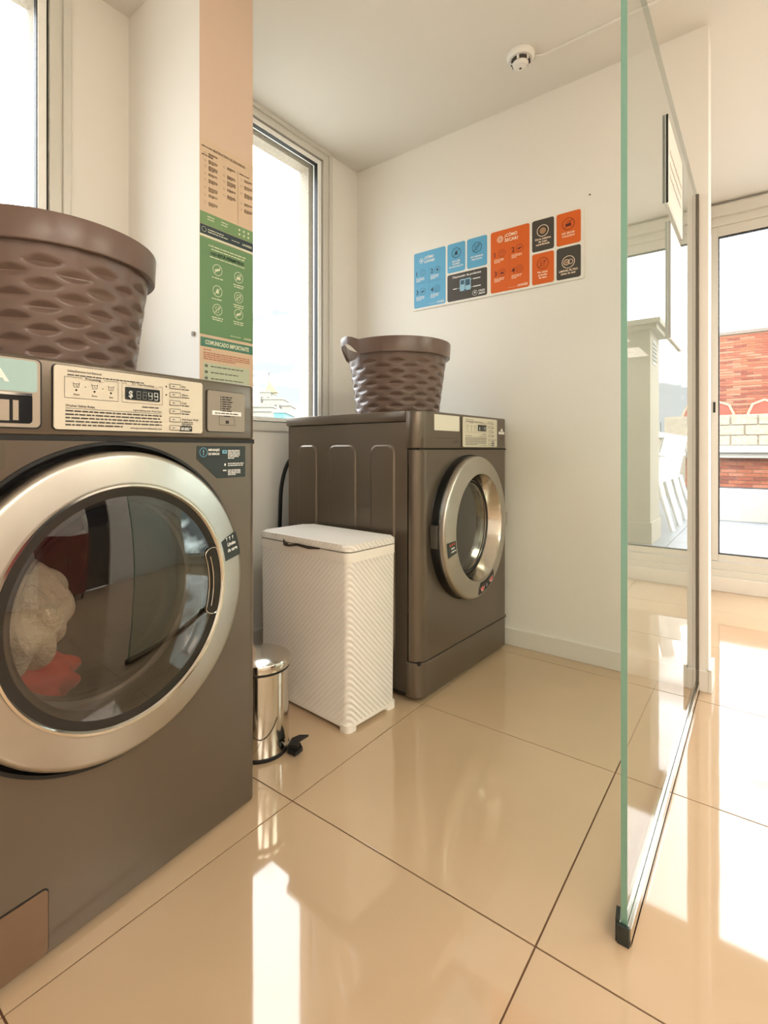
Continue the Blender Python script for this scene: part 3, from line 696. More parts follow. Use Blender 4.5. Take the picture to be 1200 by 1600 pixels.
# ------------------------------------------------------------------ baskets
BROWN = mat('taupe_plastic', (108, 88, 79), .30, spec=.5)
def basket(loc, handle_deg, label):
    r = empty('laundry_basket', loc, label=label, cat='basket', group='brown plastic tubs standing on the machines')
    H, rb, rt = .292, .168, .206; ncol = 22; NA = ncol * 10; NZ = 96; ha = radians(handle_deg); hw = radians(24)
    zrim = H - .058
    def hand(a):
        d = (a - ha + pi) % (2 * pi) - pi; t = max(0, 1 - (d / hw) ** 2); return t * t * (3 - 2 * t) if t < 1 else 1
    def top(a): return (zrim + .01) - .022 * hand(a) * 1.0
    b = MB(); vs = []
    pitch = .0425
    for i in range(NA):
        a = 2 * pi * i / NA
        for j in range(NZ + 1):
            z = top(a) * j / NZ; rr = rb + (rt - rb) * z / H
            d = 0
            for c in (0, 1):                              # two staggered families of lens-shaped dents
                k = round((a * ncol / (2 * pi) - c) / 2) * 2 + c
                dx = (a * ncol / (2 * pi) - k) / .62
                if abs(dx) < 1:
                    z0 = .012 + (pitch / 2 if c else 0); q = round((z - z0) / pitch); dz = (z - z0 - q * pitch)
                    hh = .0122 * (1 - dx * dx)
                    if 0 <= q <= 4 and abs(dz) < hh: d = max(d, .0085 * (1 - abs(dz) / hh) * (1 - dx * dx))
            rr += .0008 * cos(a * ncol) - d
            vs.append((rr * cos(a), rr * sin(a), z))
    m = NZ + 1
    fs = [(i * m + j, ((i + 1) % NA) * m + j, ((i + 1) % NA) * m + j + 1, i * m + j + 1) for i in range(NA) for j in range(NZ)]
    b.add(vs, fs)
    n0 = len(b.v); inn = []
    for i in range(NA):
        a = 2 * pi * i / NA
        for z in (top(a), .004):
            rr = rb + (rt - rb) * z / H - .0105; inn.append((rr * cos(a), rr * sin(a), z))
    b.v += inn
    for i in range(NA):
        j = (i + 1) % NA
        b.f.append((n0 + 2 * i, n0 + 2 * j, n0 + 2 * j + 1, n0 + 2 * i + 1))
        b.f.append((i * m + NZ, j * m + NZ, n0 + 2 * j, n0 + 2 * i))
    b.f.append(tuple(n0 + 2 * i + 1 for i in range(NA))); b.f.append(tuple(i * m for i in range(NA)))
    b.build('basket_wall', BROWN, r, True, recalc=False, angle=28)
    def band(a0, a1, name, n, closed):
        vs = []; k = n if closed else n + 1
        for i in range(k):
            a = a0 + (a1 - a0) * i / n; h = hand(a)
            zt = H + .018 * h; zb = zrim + .052 * h * .9; ro = rt + .006 + .022 * h
            for dr, z in ((0, zb), (.0015, zb + .002), (.0045 , zt - .003), (.0035, zt), (-.002, zt), (-.003, zt - .003), (-.012 * (1 - h) - .002, zb + .001)):
                vs.append(((ro + dr) * cos(a), (ro + dr) * sin(a), z))
        fs = []
        for i in range(n):
            j = (i + 1) % k
            for q in range(7): fs.append((i * 7 + q, j * 7 + q, j * 7 + (q + 1) % 7, i * 7 + (q + 1) % 7))
        return MB().add(vs, fs).build(name, BROWN, r, True, angle=32)
    band(ha + hw, ha + 2 * pi - hw, 'rim', 140, False)
    band(ha - hw, ha + hw, 'handle', 36, False)
    return r
basket((-.405, .345, WH), 95, 'brown dimpled laundry basket on top of the washer at left')
basket((.868, .285, DH), 148, 'brown dimpled laundry basket with loop handle on top of the dryer')

# ------------------------------------------------------------------ hamper
def hamper_mat():
    m = mat('white_woven', (238, 232, 224), .55)
    nt = m.node_tree; b = nt.nodes['Principled BSDF']; L = nt.links
    tc = nt.nodes.new('ShaderNodeTexCoord'); sp = nt.nodes.new('ShaderNodeSeparateXYZ'); L.new(tc.outputs['Object'], sp.inputs[0])
    a = nt.nodes.new('ShaderNodeMath'); a.operation = 'ADD'; L.new(sp.outputs[0], a.inputs[0]); L.new(sp.outputs[1], a.inputs[1])
    c = nt.nodes.new('ShaderNodeMath'); c.operation = 'ADD'; L.new(a.outputs[0], c.inputs[0]); L.new(sp.outputs[2], c.inputs[1])
    k = nt.nodes.new('ShaderNodeMath'); k.operation = 'MULTIPLY'; k.inputs[1].default_value = 2 * pi / .0185; L.new(c.outputs[0], k.inputs[0])
    s = nt.nodes.new('ShaderNodeMath'); s.operation = 'SINE'; L.new(k.outputs[0], s.inputs[0])
    # finer cross weave
    e = nt.nodes.new('ShaderNodeMath'); e.operation = 'SUBTRACT'; L.new(a.outputs[0], e.inputs[0]); L.new(sp.outputs[2], e.inputs[1])
    k2 = nt.nodes.new('ShaderNodeMath'); k2.operation = 'MULTIPLY'; k2.inputs[1].default_value = 2 * pi / .0045; L.new(e.outputs[0], k2.inputs[0])
    s2 = nt.nodes.new('ShaderNodeMath'); s2.operation = 'SINE'; L.new(k2.outputs[0], s2.inputs[0])
    k3 = nt.nodes.new('ShaderNodeMath'); k3.operation = 'MULTIPLY'; k3.inputs[1].default_value = .12; L.new(s2.outputs[0], k3.inputs[0])
    t = nt.nodes.new('ShaderNodeMath'); t.operation = 'ADD'; L.new(s.outputs[0], t.inputs[0]); L.new(k3.outputs[0], t.inputs[1])
    # the rib relief is flatter on the long side than on the narrow end and the lid
    nx = nt.nodes.new('ShaderNodeSeparateXYZ'); L.new(tc.outputs['Normal'], nx.inputs[0])
    ab = nt.nodes.new('ShaderNodeMath'); ab.operation = 'ABSOLUTE'; L.new(nx.outputs[0], ab.inputs[0])
    fl = nt.nodes.new('ShaderNodeMapRange'); fl.inputs[1].default_value = .5; fl.inputs[2].default_value = 1; fl.inputs[3].default_value = 1; fl.inputs[4].default_value = .22
    L.new(ab.outputs[0], fl.inputs[0])
    mm = nt.nodes.new('ShaderNodeMath'); mm.operation = 'MULTIPLY'; L.new(s.outputs[0], mm.inputs[0]); L.new(fl.outputs[0], mm.inputs[1]); s = mm
    fn = nt.nodes.new('ShaderNodeTexNoise'); fn.inputs['Scale'].default_value = 220; L.new(tc.outputs['Object'], fn.inputs['Vector'])
    t2 = nt.nodes.new('ShaderNodeMath'); t2.operation = 'MULTIPLY_ADD'; L.new(fn.outputs[0], t2.inputs[0]); t2.inputs[1].default_value = .5; L.new(k3.outputs[0], t2.inputs[2])
    t = nt.nodes.new('ShaderNodeMath'); t.operation = 'ADD'; L.new(s.outputs[0], t.inputs[0]); L.new(t2.outputs[0], t.inputs[1])
    bp = nt.nodes.new('ShaderNodeBump'); bp.inputs['Strength'].default_value = .8; bp.inputs['Distance'].default_value = .0018
    L.new(t.outputs[0], bp.inputs['Height']); L.new(bp.outputs[0], b.inputs['Normal'])
    cr = nt.nodes.new('ShaderNodeMapRange'); cr.inputs[1].default_value = -1; cr.inputs[2].default_value = .2; cr.inputs[3].default_value = .80; cr.inputs[4].default_value = 1.0  # shade between the woven strips, painted in as darker rib grooves
    L.new(s.outputs[0], cr.inputs[0]); hs = nt.nodes.new('ShaderNodeHueSaturation'); hs.inputs['Color'].default_value = lin((242, 236, 228))
    L.new(cr.outputs[0], hs.inputs['Value']); L.new(hs.outputs[0], b.inputs['Base Color'])
    return m
HAM = hamper_mat(); HAMP = mat('white_hamper_edge', (235, 228, 218), .5)
hp = empty('laundry_hamper', (.303, .076, 0), radians(-4), label='tall white woven laundry hamper with lid between washer and dryer', cat='laundry hamper')
HW, HD, HT = .232, .44, .545
def rbox(x0, x1, y0, y1, z0, z1, r, T_=0., bev=.0):
    p0 = rrect(x0 + T_, x1 - T_, y0 + T_, y1 - T_, r, 6); p1 = rrect(x0, x1, y0, y1, r, 6); n = len(p0)
    bm = bmesh.new(); A = [bm.verts.new((u, v, z0)) for u, v in p0]; B = [bm.verts.new((u, v, z1)) for u, v in p1]
    bm.faces.new(A[::-1]); bm.faces.new(B)
    for i in range(n): bm.faces.new((A[i], A[(i + 1) % n], B[(i + 1) % n], B[i]))
    if bev:
        ed = [e for e in bm.edges if abs(e.verts[0].co.z - z1) < 1e-5 and abs(e.verts[1].co.z - z1) < 1e-5]
        bmesh.ops.bevel(bm, geom=ed, offset=bev, segments=4, affect='EDGES', profile=.5)
    return bm
MB().bm(rbox(0, HW, 0, HD, .022, HT - .03, .022, .003)).build('body', HAM, hp, True)
MB().bm(rbox(-.002, HW + .002, -.002, HD + .002, HT - .03, HT - .001, .024)).build('rim', HAMP, hp, True)
lid = MB().bm(rbox(-.004, HW + .004, -.004, HD + .004, HT + .003, HT + .024, .03, 0, .010)).build('lid', HAM, hp, True)
base = MB()
for cx_, cy_ in ((0, 0), (1, 0), (0, 1), (1, 1)):
    x0 = 0 if not cx_ else HW - .045; y0_ = 0 if not cy_ else HD - .045
    base.bm(rbox(x0, x0 + .045, y0_, y0_ + .045, 0, .0215, .016))
base.bm(rbox(.002, HW - .002, .002, HD - .002, .0125, .0223, .022)).build('base', HAMP, hp, True)
# torn dark ribbon hanging at the lid edge
rb = MB(); tp = [(-.006, .30, HT + .001), (-.010, .285, HT - .004), (-.012, .262, HT - .006), (-.010, .225, HT + .001), (-.009, .17, HT - .002), (-.006, .12, HT + .001)]
wd = [.010, .007, .0035, .004, .0045, .002]
vs = []
for (x, y, z), w in zip(tp, wd): vs += [(x, y, z + w), (x, y, z - w), (x + .002, y, z - w), (x + .002, y, z + w)]
n = len(tp); rb.add(vs, [(4 * i + q, 4 * i + (q + 1) % 4, 4 * i + 4 + (q + 1) % 4, 4 * i + 4 + q) for i in range(n - 1) for q in range(4)] + [(0, 1, 2, 3), (4 * n - 4, 4 * n - 3, 4 * n - 2, 4 * n - 1)])
rb.build('lid_strap', mat('strap_dark', (52, 40, 34), .6), hp)

# ------------------------------------------------------------------ pedal bin
pb = empty('pedal_bin', (.100, .240, 0), label='small stainless steel pedal bin beside the washer', cat='bin')
T = ID
MB().lathe([(0, .006), (.082, .006), (.083, .012), (.083, .236), (.0815, .238), (.0, .238)], T, 64).build('body', STEELP, pb, True)
MB().lathe([(0, 0), (.0835, 0), (.0855, .003), (.0855, .010), (.083, .012), (0, .012)], T, 64).build('base_ring', RUB, pb, True)
MB().lathe([(.0, .236), (.086, .236), (.087, .239), (.0865, .243), (0, .243)], T, 64).build('collar', RUB, pb, True)
MB().lathe([(0, .243), (.0875, .243), (.0885, .246), (.0885, .262), (.0865, .2655), (.075, .270), (.04, .274), (.0001, .2755)], T, 64).build('lid', STEELP, pb, True)
def pol(r, deg, z): a = radians(deg); return (r * cos(a), r * sin(a), z)
pa = -66
MB().box(.08, .105, -.008, .008, .018, .024, .002).build('pedal_arm', STEELP, pb).rotation_euler = (0, 0, radians(pa))
ped = MB().prism([(.0, -.024), (.034, -.034), (.026, -.004), (.044, .022), (.014, .028), (-.004, .014)], lambda u, v, w: (.098 + u, v, .026 + w + u * .25), 0, .006).build('pedal', RUB, pb)
ped.rotation_euler = (0, 0, radians(pa))
p2 = MB().prism([(.0, -.018), (.028, -.028), (.038, .002), (.022, .024), (-.002, .014)], lambda u, v, w: (.094 + u, v, .006 + w), 0, .010).build('pedal_foot', RUB, pb); p2.rotation_euler = (0, 0, radians(pa))
MB().box(-.0955, -.086, -.014, .014, .20, .25, .003).build('hinge', RUB, pb).rotation_euler = (0, 0, radians(0))
MB().tube([pol(.0845, a, .165 - .012 * 0 + .05 * ((a + 128) / 34) ** 2 - .10) for a in range(-162, -93, 4)], .0008, 6).build('wire_grip', mat('wire_dark', (90, 80, 70), .4, metal=.8), pb)

# ------------------------------------------------------------------ glass partition
gp = empty('glass_partition', (.102, GY, 0), label='tall clear glass partition with green edge at the right', cat='glass partition')
GL = BX - .102 - .004; gz = 1.757
GH = 1.78
def hgl(x): return 1.842 - (x / GL) * .0   # level top
panel = MB().box(0, GL, -.005, .005, .012, 1.765).build('pane', PART_GLASS, gp)
MB().box(-.0012, 0.0002, -.0052, .0052, .012, 1.765).build('green_edge', EDGE, gp)
MB().box(0, GL, -.005, .005, 1.765, 1.7655).build('top_edge', EDGE, gp)
MB().box(-.004, GL, -.012, -.0055, 0, .032, .001).box(-.004, GL, .0055, .012, 0, .032, .001).box(-.004, GL, -.012, .012, 0, .010).build('floor_channel', STEELP, gp)
MB().prism([(-.006, 0), (.004, 0), (.004, .055), (-.006, .04)], lambda u, v, w: (u, w, v), .0065, .013).box(-.010, -.002, -.010, .010, 0, .034, .002).build('end_clamp', mat('clamp_dark', (40, 48, 46), .3), gp)
MB().box(GL - .012, GL, -.010, -.0055, .03, 1.765).box(GL - .012, GL, .0055, .010, .03, 1.765).build('wall_channel', mat('channel_brown', (104, 92, 80), .4), gp)
# two framed notices fixed to the hall side of the glass
def notice(x0, x1, z0, z1, label, face, dark):
    r = empty('notice', (x0, GY - .006, z0), label=label, cat='notice', group='framed notices fixed to the glass partition')
    W = x1 - x0; Hh = z1 - z0; T = FRONT()
    MB().box(0, W, -.004, 0, 0, Hh, .0008).build('backing', WHITEP, r)
    MB().box(.004, W - .004, -.0047, -.004, .004, Hh - .004).build('sheet', face, r)
    MB().box(-.0016, 0, -.005, .0, 0, Hh).build('edge_strip', dark, r); MB().box(W, W + .0016, -.005, 0, 0, Hh).build('edge_strip', dark, r)
    return r, T, W, Hh
r, T, W, Hh = notice(.536, .815, 1.452, 1.664, 'upper framed notice on the glass partition with faint text', mat('notice_grey', (214, 208, 196), .5), mat('strip_black', (25, 24, 22), .4))
s = Sheet(FRONT(0, -.0045, 0), r, .0004)
for i in range(3): s.words('i', .03, W - .03, Hh * .62 - i * .03, .010, i)
s.build({'i': ('lettering', inkmat('faint', (204, 197, 184)))})
notice(.576, .806, 1.134, 1.422, 'lower framed notice on the glass partition, white and blank', mat('notice_white', (238, 238, 234), .5), mat('strip_grey', (150, 150, 142), .4))

# ------------------------------------------------------------------ signs on the back wall
BLUE = inkmat('cyan_blue', (92, 166, 205)); ORG = inkmat('vivid_orange', (216, 96, 14)); CHAR = inkmat('charcoal', (68, 62, 54)); BRD = inkmat('board_white', (232, 228, 218))
NAVY = inkmat('navy', (30, 50, 70)); BRN = inkmat('brown', (96, 34, 14)); CRM = inkmat('cream', (250, 225, 195))
def picto(s, key, x, y, r, kind, cross=False, t=.0022):
    s.ring(key, x, y, r, t)
    if kind == 'shirt':
        q = r * .5; P = [(-q, q * .7), (-q * .4, q), (q * .4, q), (q, q * .7), (q * .75, q * .2), (q * .5, q * .4), (q * .5, -q), (-q * .5, -q), (-q * .5, q * .4), (-q * .75, q * .2)]
        P = [(x + a, y + b) for a, b in P]
        for i in range(len(P)): s.line(key, P[i], P[(i + 1) % len(P)], t * .6)
    elif kind == 'drop': s.poly(key, [(x, y + r * .5), (x + r * .33, y - r * .1), (x + r * .2, y - r * .4), (x - r * .2, y - r * .4), (x - r * .33, y - r * .1)], w=.0004)
    elif kind == 'hand':
        s.poly(key, [(x - r * .6, y - r * .1), (x - r * .2, y + r * .15), (x + r * .6, y + r * .3), (x + r * .5, y + r * .05), (x, y - r * .25), (x - r * .5, y - r * .3)], w=.0004)
    elif kind == 'drum': s.ring(key, x, y, r * .55, t * .8); s.line(key, (x - r * .35, y - r * .1), (x + r * .35, y + r * .1), t * .8)
    elif kind == 'box': s.rect(key, x - r * .45, x + r * .45, y - r * .4, y + r * .1); s.line(key, (x - r * .3, y + r * .35), (x + r * .4, y + r * .45), t)
    if cross: s.line(key, (x - r * .7, y - r * .7), (x + r * .7, y + r * .7), t)
def board(ystart, name, label):
    r = empty(name, (BX, ystart, 1.549), label=label, cat='sign', group='pair of instruction boards on the back wall')
    MB().prism(rrect(0, .4085, 0, .292, .003), SIDE(), .0003, .005).build('board', BRD, r)
    return r, SIDE(-.005, 0, 0)
def panel_(r, T, x0, x1, y0, y1, m, name):
    MB().prism(rrect(x0, x1, y0, y1, .009), T, .0001, .0006).build(name, m, r)
# left board
r, T = board(.479, 'instruction_board', 'blue wall board with washing steps, left of the orange board')
panel_(r, T, .008, .186, .010, .283, BLUE, 'blue_panel'); panel_(r, T, .196, .290, .146, .283, BLUE, 'blue_panel'); panel_(r, T, .299, .399, .146, .283, BLUE, 'blue_panel'); panel_(r, T, .196, .399, .010, .137, CHAR, 'charcoal_panel')
s = Sheet(T, r, .0008)
s.ring('w', .051, .240, .0125, .0018); s.poly('w', circ(.051, .240, .005)); s.text('w', '¿CÓMO', .069, .245, .0125, bold=.03, fit=.052); s.text('w', 'LAVAR?', .069, .226, .0125, bold=.03, fit=.058)
for n_, x, y, k in (('1', .022, .177, 'shirt'), ('2', .104, .177, 'drop'), ('3', .022, .085, 'hand'), ('4', .104, .085, 'drum')):
    s.text('n', n_, x, y - .008, .021, bold=.02); picto(s, 'n', x + .037, y + .003, .0165, k, t=.0012); s.para('w', x, x + .046, y - .019, .0028, 4, 1.9, int(n_))
s.text('w', 'LAVANDE', .178, .018, .009, 'r', bold=.03, fit=.04); s.line('w', (.09, .021), (.13, .021), .0008); s.line('n', (.096, .06), (.096, .2), .0006); s.line('n', (.02, .128), (.17, .128), .0006)
picto(s, 'd', .243, .236, .024, 'drop', True); picto(s, 'd', .349, .236, .024, 'shirt', True)
s.text('w', 'NO USE', .243, .193, .008, 'c', bold=.03); s.text('w', 'CLORO', .243, .181, .008, 'c', bold=.03); s.text('w', 'BLANQUEADOR', .243, .169, .007, 'c', bold=.03)
s.text('w', 'NO PRENDAS', .349, .192, .007, 'c', bold=.03); s.text('w', 'DELICADAS', .349, .180, .007, 'c', bold=.03)
s.text('w', 'Dispensador de productos', .297, .117, .0095, 'c', bold=.025, fit=.145)
s.rect('b', .262, .318, .050, .105, .005); s.rect('c', .266, .285, .080, .100, .002, w=.0006); s.rect('c', .292, .314, .072, .100, .002, w=.0006); s.rect('c', .2885, .2905, .050, .105, w=.0006); s.rect('c', .284, .295, .046, .055, w=.0006)
s.line('w', (.318, .096), (.328, .096), .0012); s.rect('w', .330, .366, .094, .098); s.line('w', (.318, .060), (.328, .060), .0012); s.rect('w', .330, .368, .058, .062); s.line('w', (.250, .066), (.262, .066), .0012); s.rect('w', .226, .246, .064, .068)
s.ring('w', .339, .030, .0125, .0014); s.poly('w', [(.339, .039), (.344, .028), (.334, .028)]); s.text('w', 'CARGAR', .357, .032, .008, bold=.03, fit=.032); s.text('w', 'JABÓN', .357, .0195, .008, bold=.03, fit=.032)
s.build({'w': ('lettering', INKW), 'n': ('step_print', NAVY), 'd': ('pictogram', inkmat('deep_navy', (20, 34, 50))), 'b': ('dispenser_drawing', inkmat('pale_blue_print', (150, 195, 215))), 'c': ('dispenser_detail', inkmat('steel_blue', (62, 92, 112)))})
# right board
r, T = board(.0705, 'instruction_board', 'orange wall board with drying steps, nearer the glass partition')
panel_(r, T, .008, .186, .010, .283, ORG, 'orange_panel'); panel_(r, T, .197, .290, .150, .283, CHAR, 'charcoal_panel'); panel_(r, T, .197, .290, .010, .141, ORG, 'orange_panel')
panel_(r, T, .300, .397, .150, .283, ORG, 'orange_panel'); panel_(r, T, .300, .397, .010, .141, CHAR, 'charcoal_panel')
s = Sheet(T, r, .0008)
s.ring('w', .053, .244, .0145, .002); picto(s, 'w', .053, .244, .010, 'shirt'); s.text('w', '¿CÓMO', .074, .248, .0135, bold=.03, fit=.058); s.text('w', 'SECAR?', .074, .227, .0135, bold=.03, fit=.062)
for n_, x, y, k in (('1', .026, .177, 'shirt'), ('2', .106, .182, 'hand'), ('3', .026, .092, 'box'), ('4', .106, .092, 'drum')):
    s.text('n', n_, x, y - .008, .021, bold=.02); picto(s, 'n', x + .036, y + .003, .0165, k, t=.0014); s.para('w', x, x + .046, y - .019, .0032, 3, 1.9, int(n_) + 5)
s.text('w', 'LAVANDE', .178, .019, .010, 'r', bold=.03, fit=.045); s.line('w', (.09, .021), (.128, .021), .0008); s.line('n', (.096, .06), (.096, .2), .0004)
s.ring('w', .243, .234, .025, .0026); s.poly('t', circ(.243, .234, .0135, 24)); s.ring('n2', .243, .234, .018, .0015)
for i, t_ in enumerate(('Carga máxima', 'de ropa', 'centrifugada')): s.text('w', t_, .243, .197 - i * .0115, .0082, 'c', bold=.03)
s.ring('w', .348, .078, .026, .0024); s.ring('w', .341, .078, .012, .0022); s.ring('w', .357, .078, .010, .002); s.poly('t', circ(.341, .078, .007, 16))
s.text('w', 'LIMPIAR FILTRO', .348, .040, .0078, 'c', bold=.03, fit=.075); s.text('w', 'antes de usar', .348, .029, .0078, 'c', bold=.03, fit=.060)
picto(s, 'n', .348, .234, .025, 'box', True); s.text('w', 'NO SECAR', .348, .194, .0075, 'c', bold=.03); s.text('w', 'CALZADO', .348, .182, .0075, 'c', bold=.03)
picto(s, 'n', .243, .096, .025, 'shirt', True)
for i, t_ in enumerate(('No secar', 'prendas', 'de lana')): s.text('w', t_, .243, .056 - i * .0115, .0082, 'c', bold=.03)
s.build({'w': ('lettering', CRM), 'n': ('step_print', BRN), 't': ('tan_disc', inkmat('tan', (170, 130, 95))), 'n2': ('brown_ring', inkmat('dk_brown', (40, 26, 20)))})

# ------------------------------------------------------------------ posters on the pillar
def poster(z0, z1, label, m, x0=.0265, x1=.2275, th=.0006, out=.0009):
    r = empty('poster', (x0, .424 - out, z0), label=label, cat='poster', group='printed notices taped in a column on the pillar')
    MB().box(0, x1 - x0, -th - .0002, -.0002, 0, z1 - z0).build('paper', m, r)
    return r, FRONT(0, -th, 0), x1 - x0, z1 - z0
TANP = inkmat('paper_tan', (214, 190, 162)); GRN = inkmat('leaf_green', (116, 152, 104)); GRN2 = inkmat('poster_green', (104, 144, 100)); NAVB = inkmat('navy_band', (38, 58, 66)); GRT = inkmat('teal_green', (74, 128, 108)); PGR = inkmat('pale_green', (190, 200, 176)); TXT = inkmat('brown_text', (110, 88, 70)); DKG = inkmat('dark_green_text', (12, 34, 22)); LGR = inkmat('light_print', (222, 226, 200)); REDT = inkmat('red_text', (176, 96, 76))
r, T, W, Hh = poster(1.507, 1.795, 'top poster of the pillar, tan sheet of small print above a green band', TANP)
s = Sheet(T, r, .0003)
s.rect('g', 0, W, .030, .068); s.rect('n', 0, W, .0, .029); s.rect('c', 0, W, -.006, .0)
s.text('d', 'INSTRUCTIVO DE SEGURIDAD', W * .54, Hh - .026, .0075, 'c', bold=.02, fit=.120)
s.words('d', .006, .05, Hh - .024, .0034, 1); s.words('d', .006, .05, Hh - .050, .0034, 2); s.words('d', .145, .185, Hh - .052, .0034, 3)
for k, (x, ys) in enumerate(((.03, (.037, .058, .076, .098, .116, .140, .162, .185)), (.098, (.050, .076, .094, .118, .138)), (.165, (.062, .082, .106, .138, .158)))):
    for q, y in enumerate(ys): s.para('t', x, x + .032, Hh - y, .0020, 3 + (q % 3), 1.5, k * 9 + q); s.ring('t', x - .012, Hh - y - .006, .0035, .0006)
s.line('d', (.139, .072), (.139, Hh - .046), .0008)
for i in range(4): s.words('l', .026 + .05 * (i % 2), .05 + .05 * (i % 2), .056 - (i // 2) * .008, .003, i)
for i in range(6): s.poly('l', circ(.145 + (i % 3) * .018, .056 - (i // 3) * .014, .0035, 10), w=.0005)
s.ring('l', .014, .015, .008, .001); s.words('l', .028, .085, .017, .003, 1); s.words('l', .028, .10, .010, .003, 2); s.text('l', 'LAVANDE', W - .006, .010, .007, 'r', bold=.03, fit=.038); s.words('l', .115, .148, .013, .0022, 2)
s.build({'g': ('green_band', GRN), 'n': ('navy_band', NAVB), 'c': ('white_border', LGR), 'd': ('heading', inkmat('heading_brown', (78, 56, 44))), 't': ('lettering', TXT), 'l': ('light_lettering', LGR)})
r, T, W, Hh = poster(1.206, 1.499, 'green poster of six prohibition symbols, middle of the pillar', GRN2)
s = Sheet(T, r, .0003)
s.words('l', .03, .17, Hh - .022, .0036, 1); s.words('l', .04, .165, Hh - .031, .0036, 2); s.words('l', .035, .17, Hh - .055, .0034, 3)
s.text('k', 'NO ESTÁ PERMITIDO', W / 2, Hh - .047, .0095, 'c', bold=.035, fit=.125)
for q, (x, y) in enumerate(((.062, .205), (.142, .203), (.062, .140), (.142, .139), (.062, .083), (.142, .085))):
    picto(s, 'l', x, y, .0175, ('hand', 'box', 'drop', 'drum', 'shirt', 'hand')[q], True, .0018)
    s.words('l', x - .020, x + .020, y - .027, .0036, q); 
    if q % 2 or q > 3: s.words('l', x - .018, x + .018, y - .0335, .0034, q + 9)
s.text('l', 'LAVANDE', W - .008, .008, .006, 'r', bold=.03, fit=.03); s.words('l', .11, .15, .010, .0022, 2)
s.build({'l': ('lettering', LGR), 'k': ('heading', DKG)})
r, T, W, Hh = poster(.915, 1.203, 'lowest poster of the pillar, a notice headed in white on teal', TANP)
s = Sheet(T, r, .0003)
s.rect('g', .002, W - .002, Hh - .034, Hh - .006); s.text('l', 'COMUNICADO IMPORTANTE', W / 2, Hh - .026, .0125, 'c', bold=.03, fit=.165)
s.words('r', .012, .04, Hh - .044, .003, 1)
for i in range(4): s.words('r', .012, .185 if i < 3 else .13, Hh - .053 - i * .0062, .0032, i + 3)
s.rect('p', .012, .185, .06, Hh - .082)
for i in range(5):
    y = Hh - .093 - i * .0185; s.words('t', .038, .16 - .02 * (i % 2), y, .0036, i * 5); s.ring('t', .022, y + .002, .0055, .0012); s.rect('t', .018, .026, y - .001, y + .004, 0, w=.0005)
s.build({'g': ('teal_band', GRT), 'l': ('heading', LGR), 'r': ('red_lettering', REDT), 'p': ('pale_green_field', PGR), 't': ('lettering', inkmat('grey_text', (84, 84, 74)))})
hk = MB().box(.024 - .006, .0258, .445, .455, 1.20, 1.214, .002).build('adhesive_hook', mat('hook_grey', (150, 148, 142), .4)); tag(hk, 'tiny grey adhesive hook on the white side of the pillar', 'hook')

# ------------------------------------------------------------------ hall behind the camera (seen in the door glass)
rc = empty('storage_cabinet', (.06, HY_ + .012, 0), label='low dark red cabinet in the hall, mirrored in the washer door', cat='cabinet')
REDC = mat('dark_red_lacquer', (118, 22, 30), .25)
MB().box(0, .62, 0, .38, .08, .92, .004).build('carcass', REDC, rc)
for k in (0, 1): d_ = MB().box(.01 + .305 * k, .305 + .305 * k, .381, .398, .09, .91, .003).build('door', REDC, rc); MB().box(.27 + .06 * k, .28 + .06 * k, .399, .414, .5, .62, .002).build('handle', CHROME, d_)
for x in (.03, .57):
    for y in (.03, .33): MB().box(x, x + .03, y, y + .03, 0, .08).build('leg', RUB, rc)

# ------------------------------------------------------------------ terrace outside the sliding door
TZ = .15
TTILE = mat('grey_terrace_tile', (118, 122, 128), .35, vary=.05, vscale=4)
tf = MB().box(SX + .13, 12.5, -1.72, 2.2, TZ - .3, TZ - .004).build('terrace_floor', mat('terrace_grout', (60, 60, 60), .8)); tag(tf, kind='structure')
tm = None
for i in range(0, 9):
    for j in range(-2, 4):
        if tm is None: t = MB().box(.002, .598, .002, .598, -.012, 0, .001).build('tile', TTILE, tf); tm = t.data
        else: t = bpy.data.objects.new('tile', tm); C.objects.link(t); t.parent = tf
        t.location = (SX + .14 + .6 * i, .6 * j - .5, TZ)
WHW = mat('white_render', (176, 172, 164), .85, bump=.3, bscale=90, bdist=.003)
BEI = mat('beige_render', (158, 148, 130), .9, bump=.4, bscale=70, bdist=.004, vary=.04)
tag(MB().box(5.3, 5.42, -1.12, 2.2, TZ, .465, .006).build('low_parapet', WHW), 'low white parapet across the terrace floor', 'parapet')
sp = empty('side_parapet', (3.9, -1.73, TZ), label='beige terrace side wall with white coping behind the white chairs', cat='parapet')
MB().box(0, 6.7, -.14, 0, 0, .87).build('wall', BEI, sp); MB().box(-.02, 6.7, -.18, .04, .87, .955, .008).build('coping', WHW, sp)
for k, x in enumerate((4.0, 4.22)): MB().tube([(x, -.07, .95), (x + .02, -.07, 1.03), (x - .03, -.07, 1.12)], .006).build('wire_stub', RUB, sp)
cl = empty('chimney_column', (3.43, -1.63, TZ), label='square beige rendered column with cap on the terrace', cat='column')
MB().box(0, .40, 0, .42, .14, 1.60).build('shaft', BEI, cl); MB().box(-.012, .412, -.012, .432, 0, .16, .004).build('plinth', BEI, cl)
MB().box(-.05, .45, -.05, .47, 1.60, 1.635, .004).box(-.075, .475, -.075, .495, 1.635, 1.675, .004).build('cap', BEI, cl)
vg = MB().box(.09, .25, .420, .424, 1.36, 1.54).build('vent_grille', WHW, cl)
for k in range(5): MB().box(.10, .24, .424, .428, 1.385 + .03 * k, 1.397 + .03 * k).build('slat', mat('slat_grey', (90, 88, 82), .6), vg)

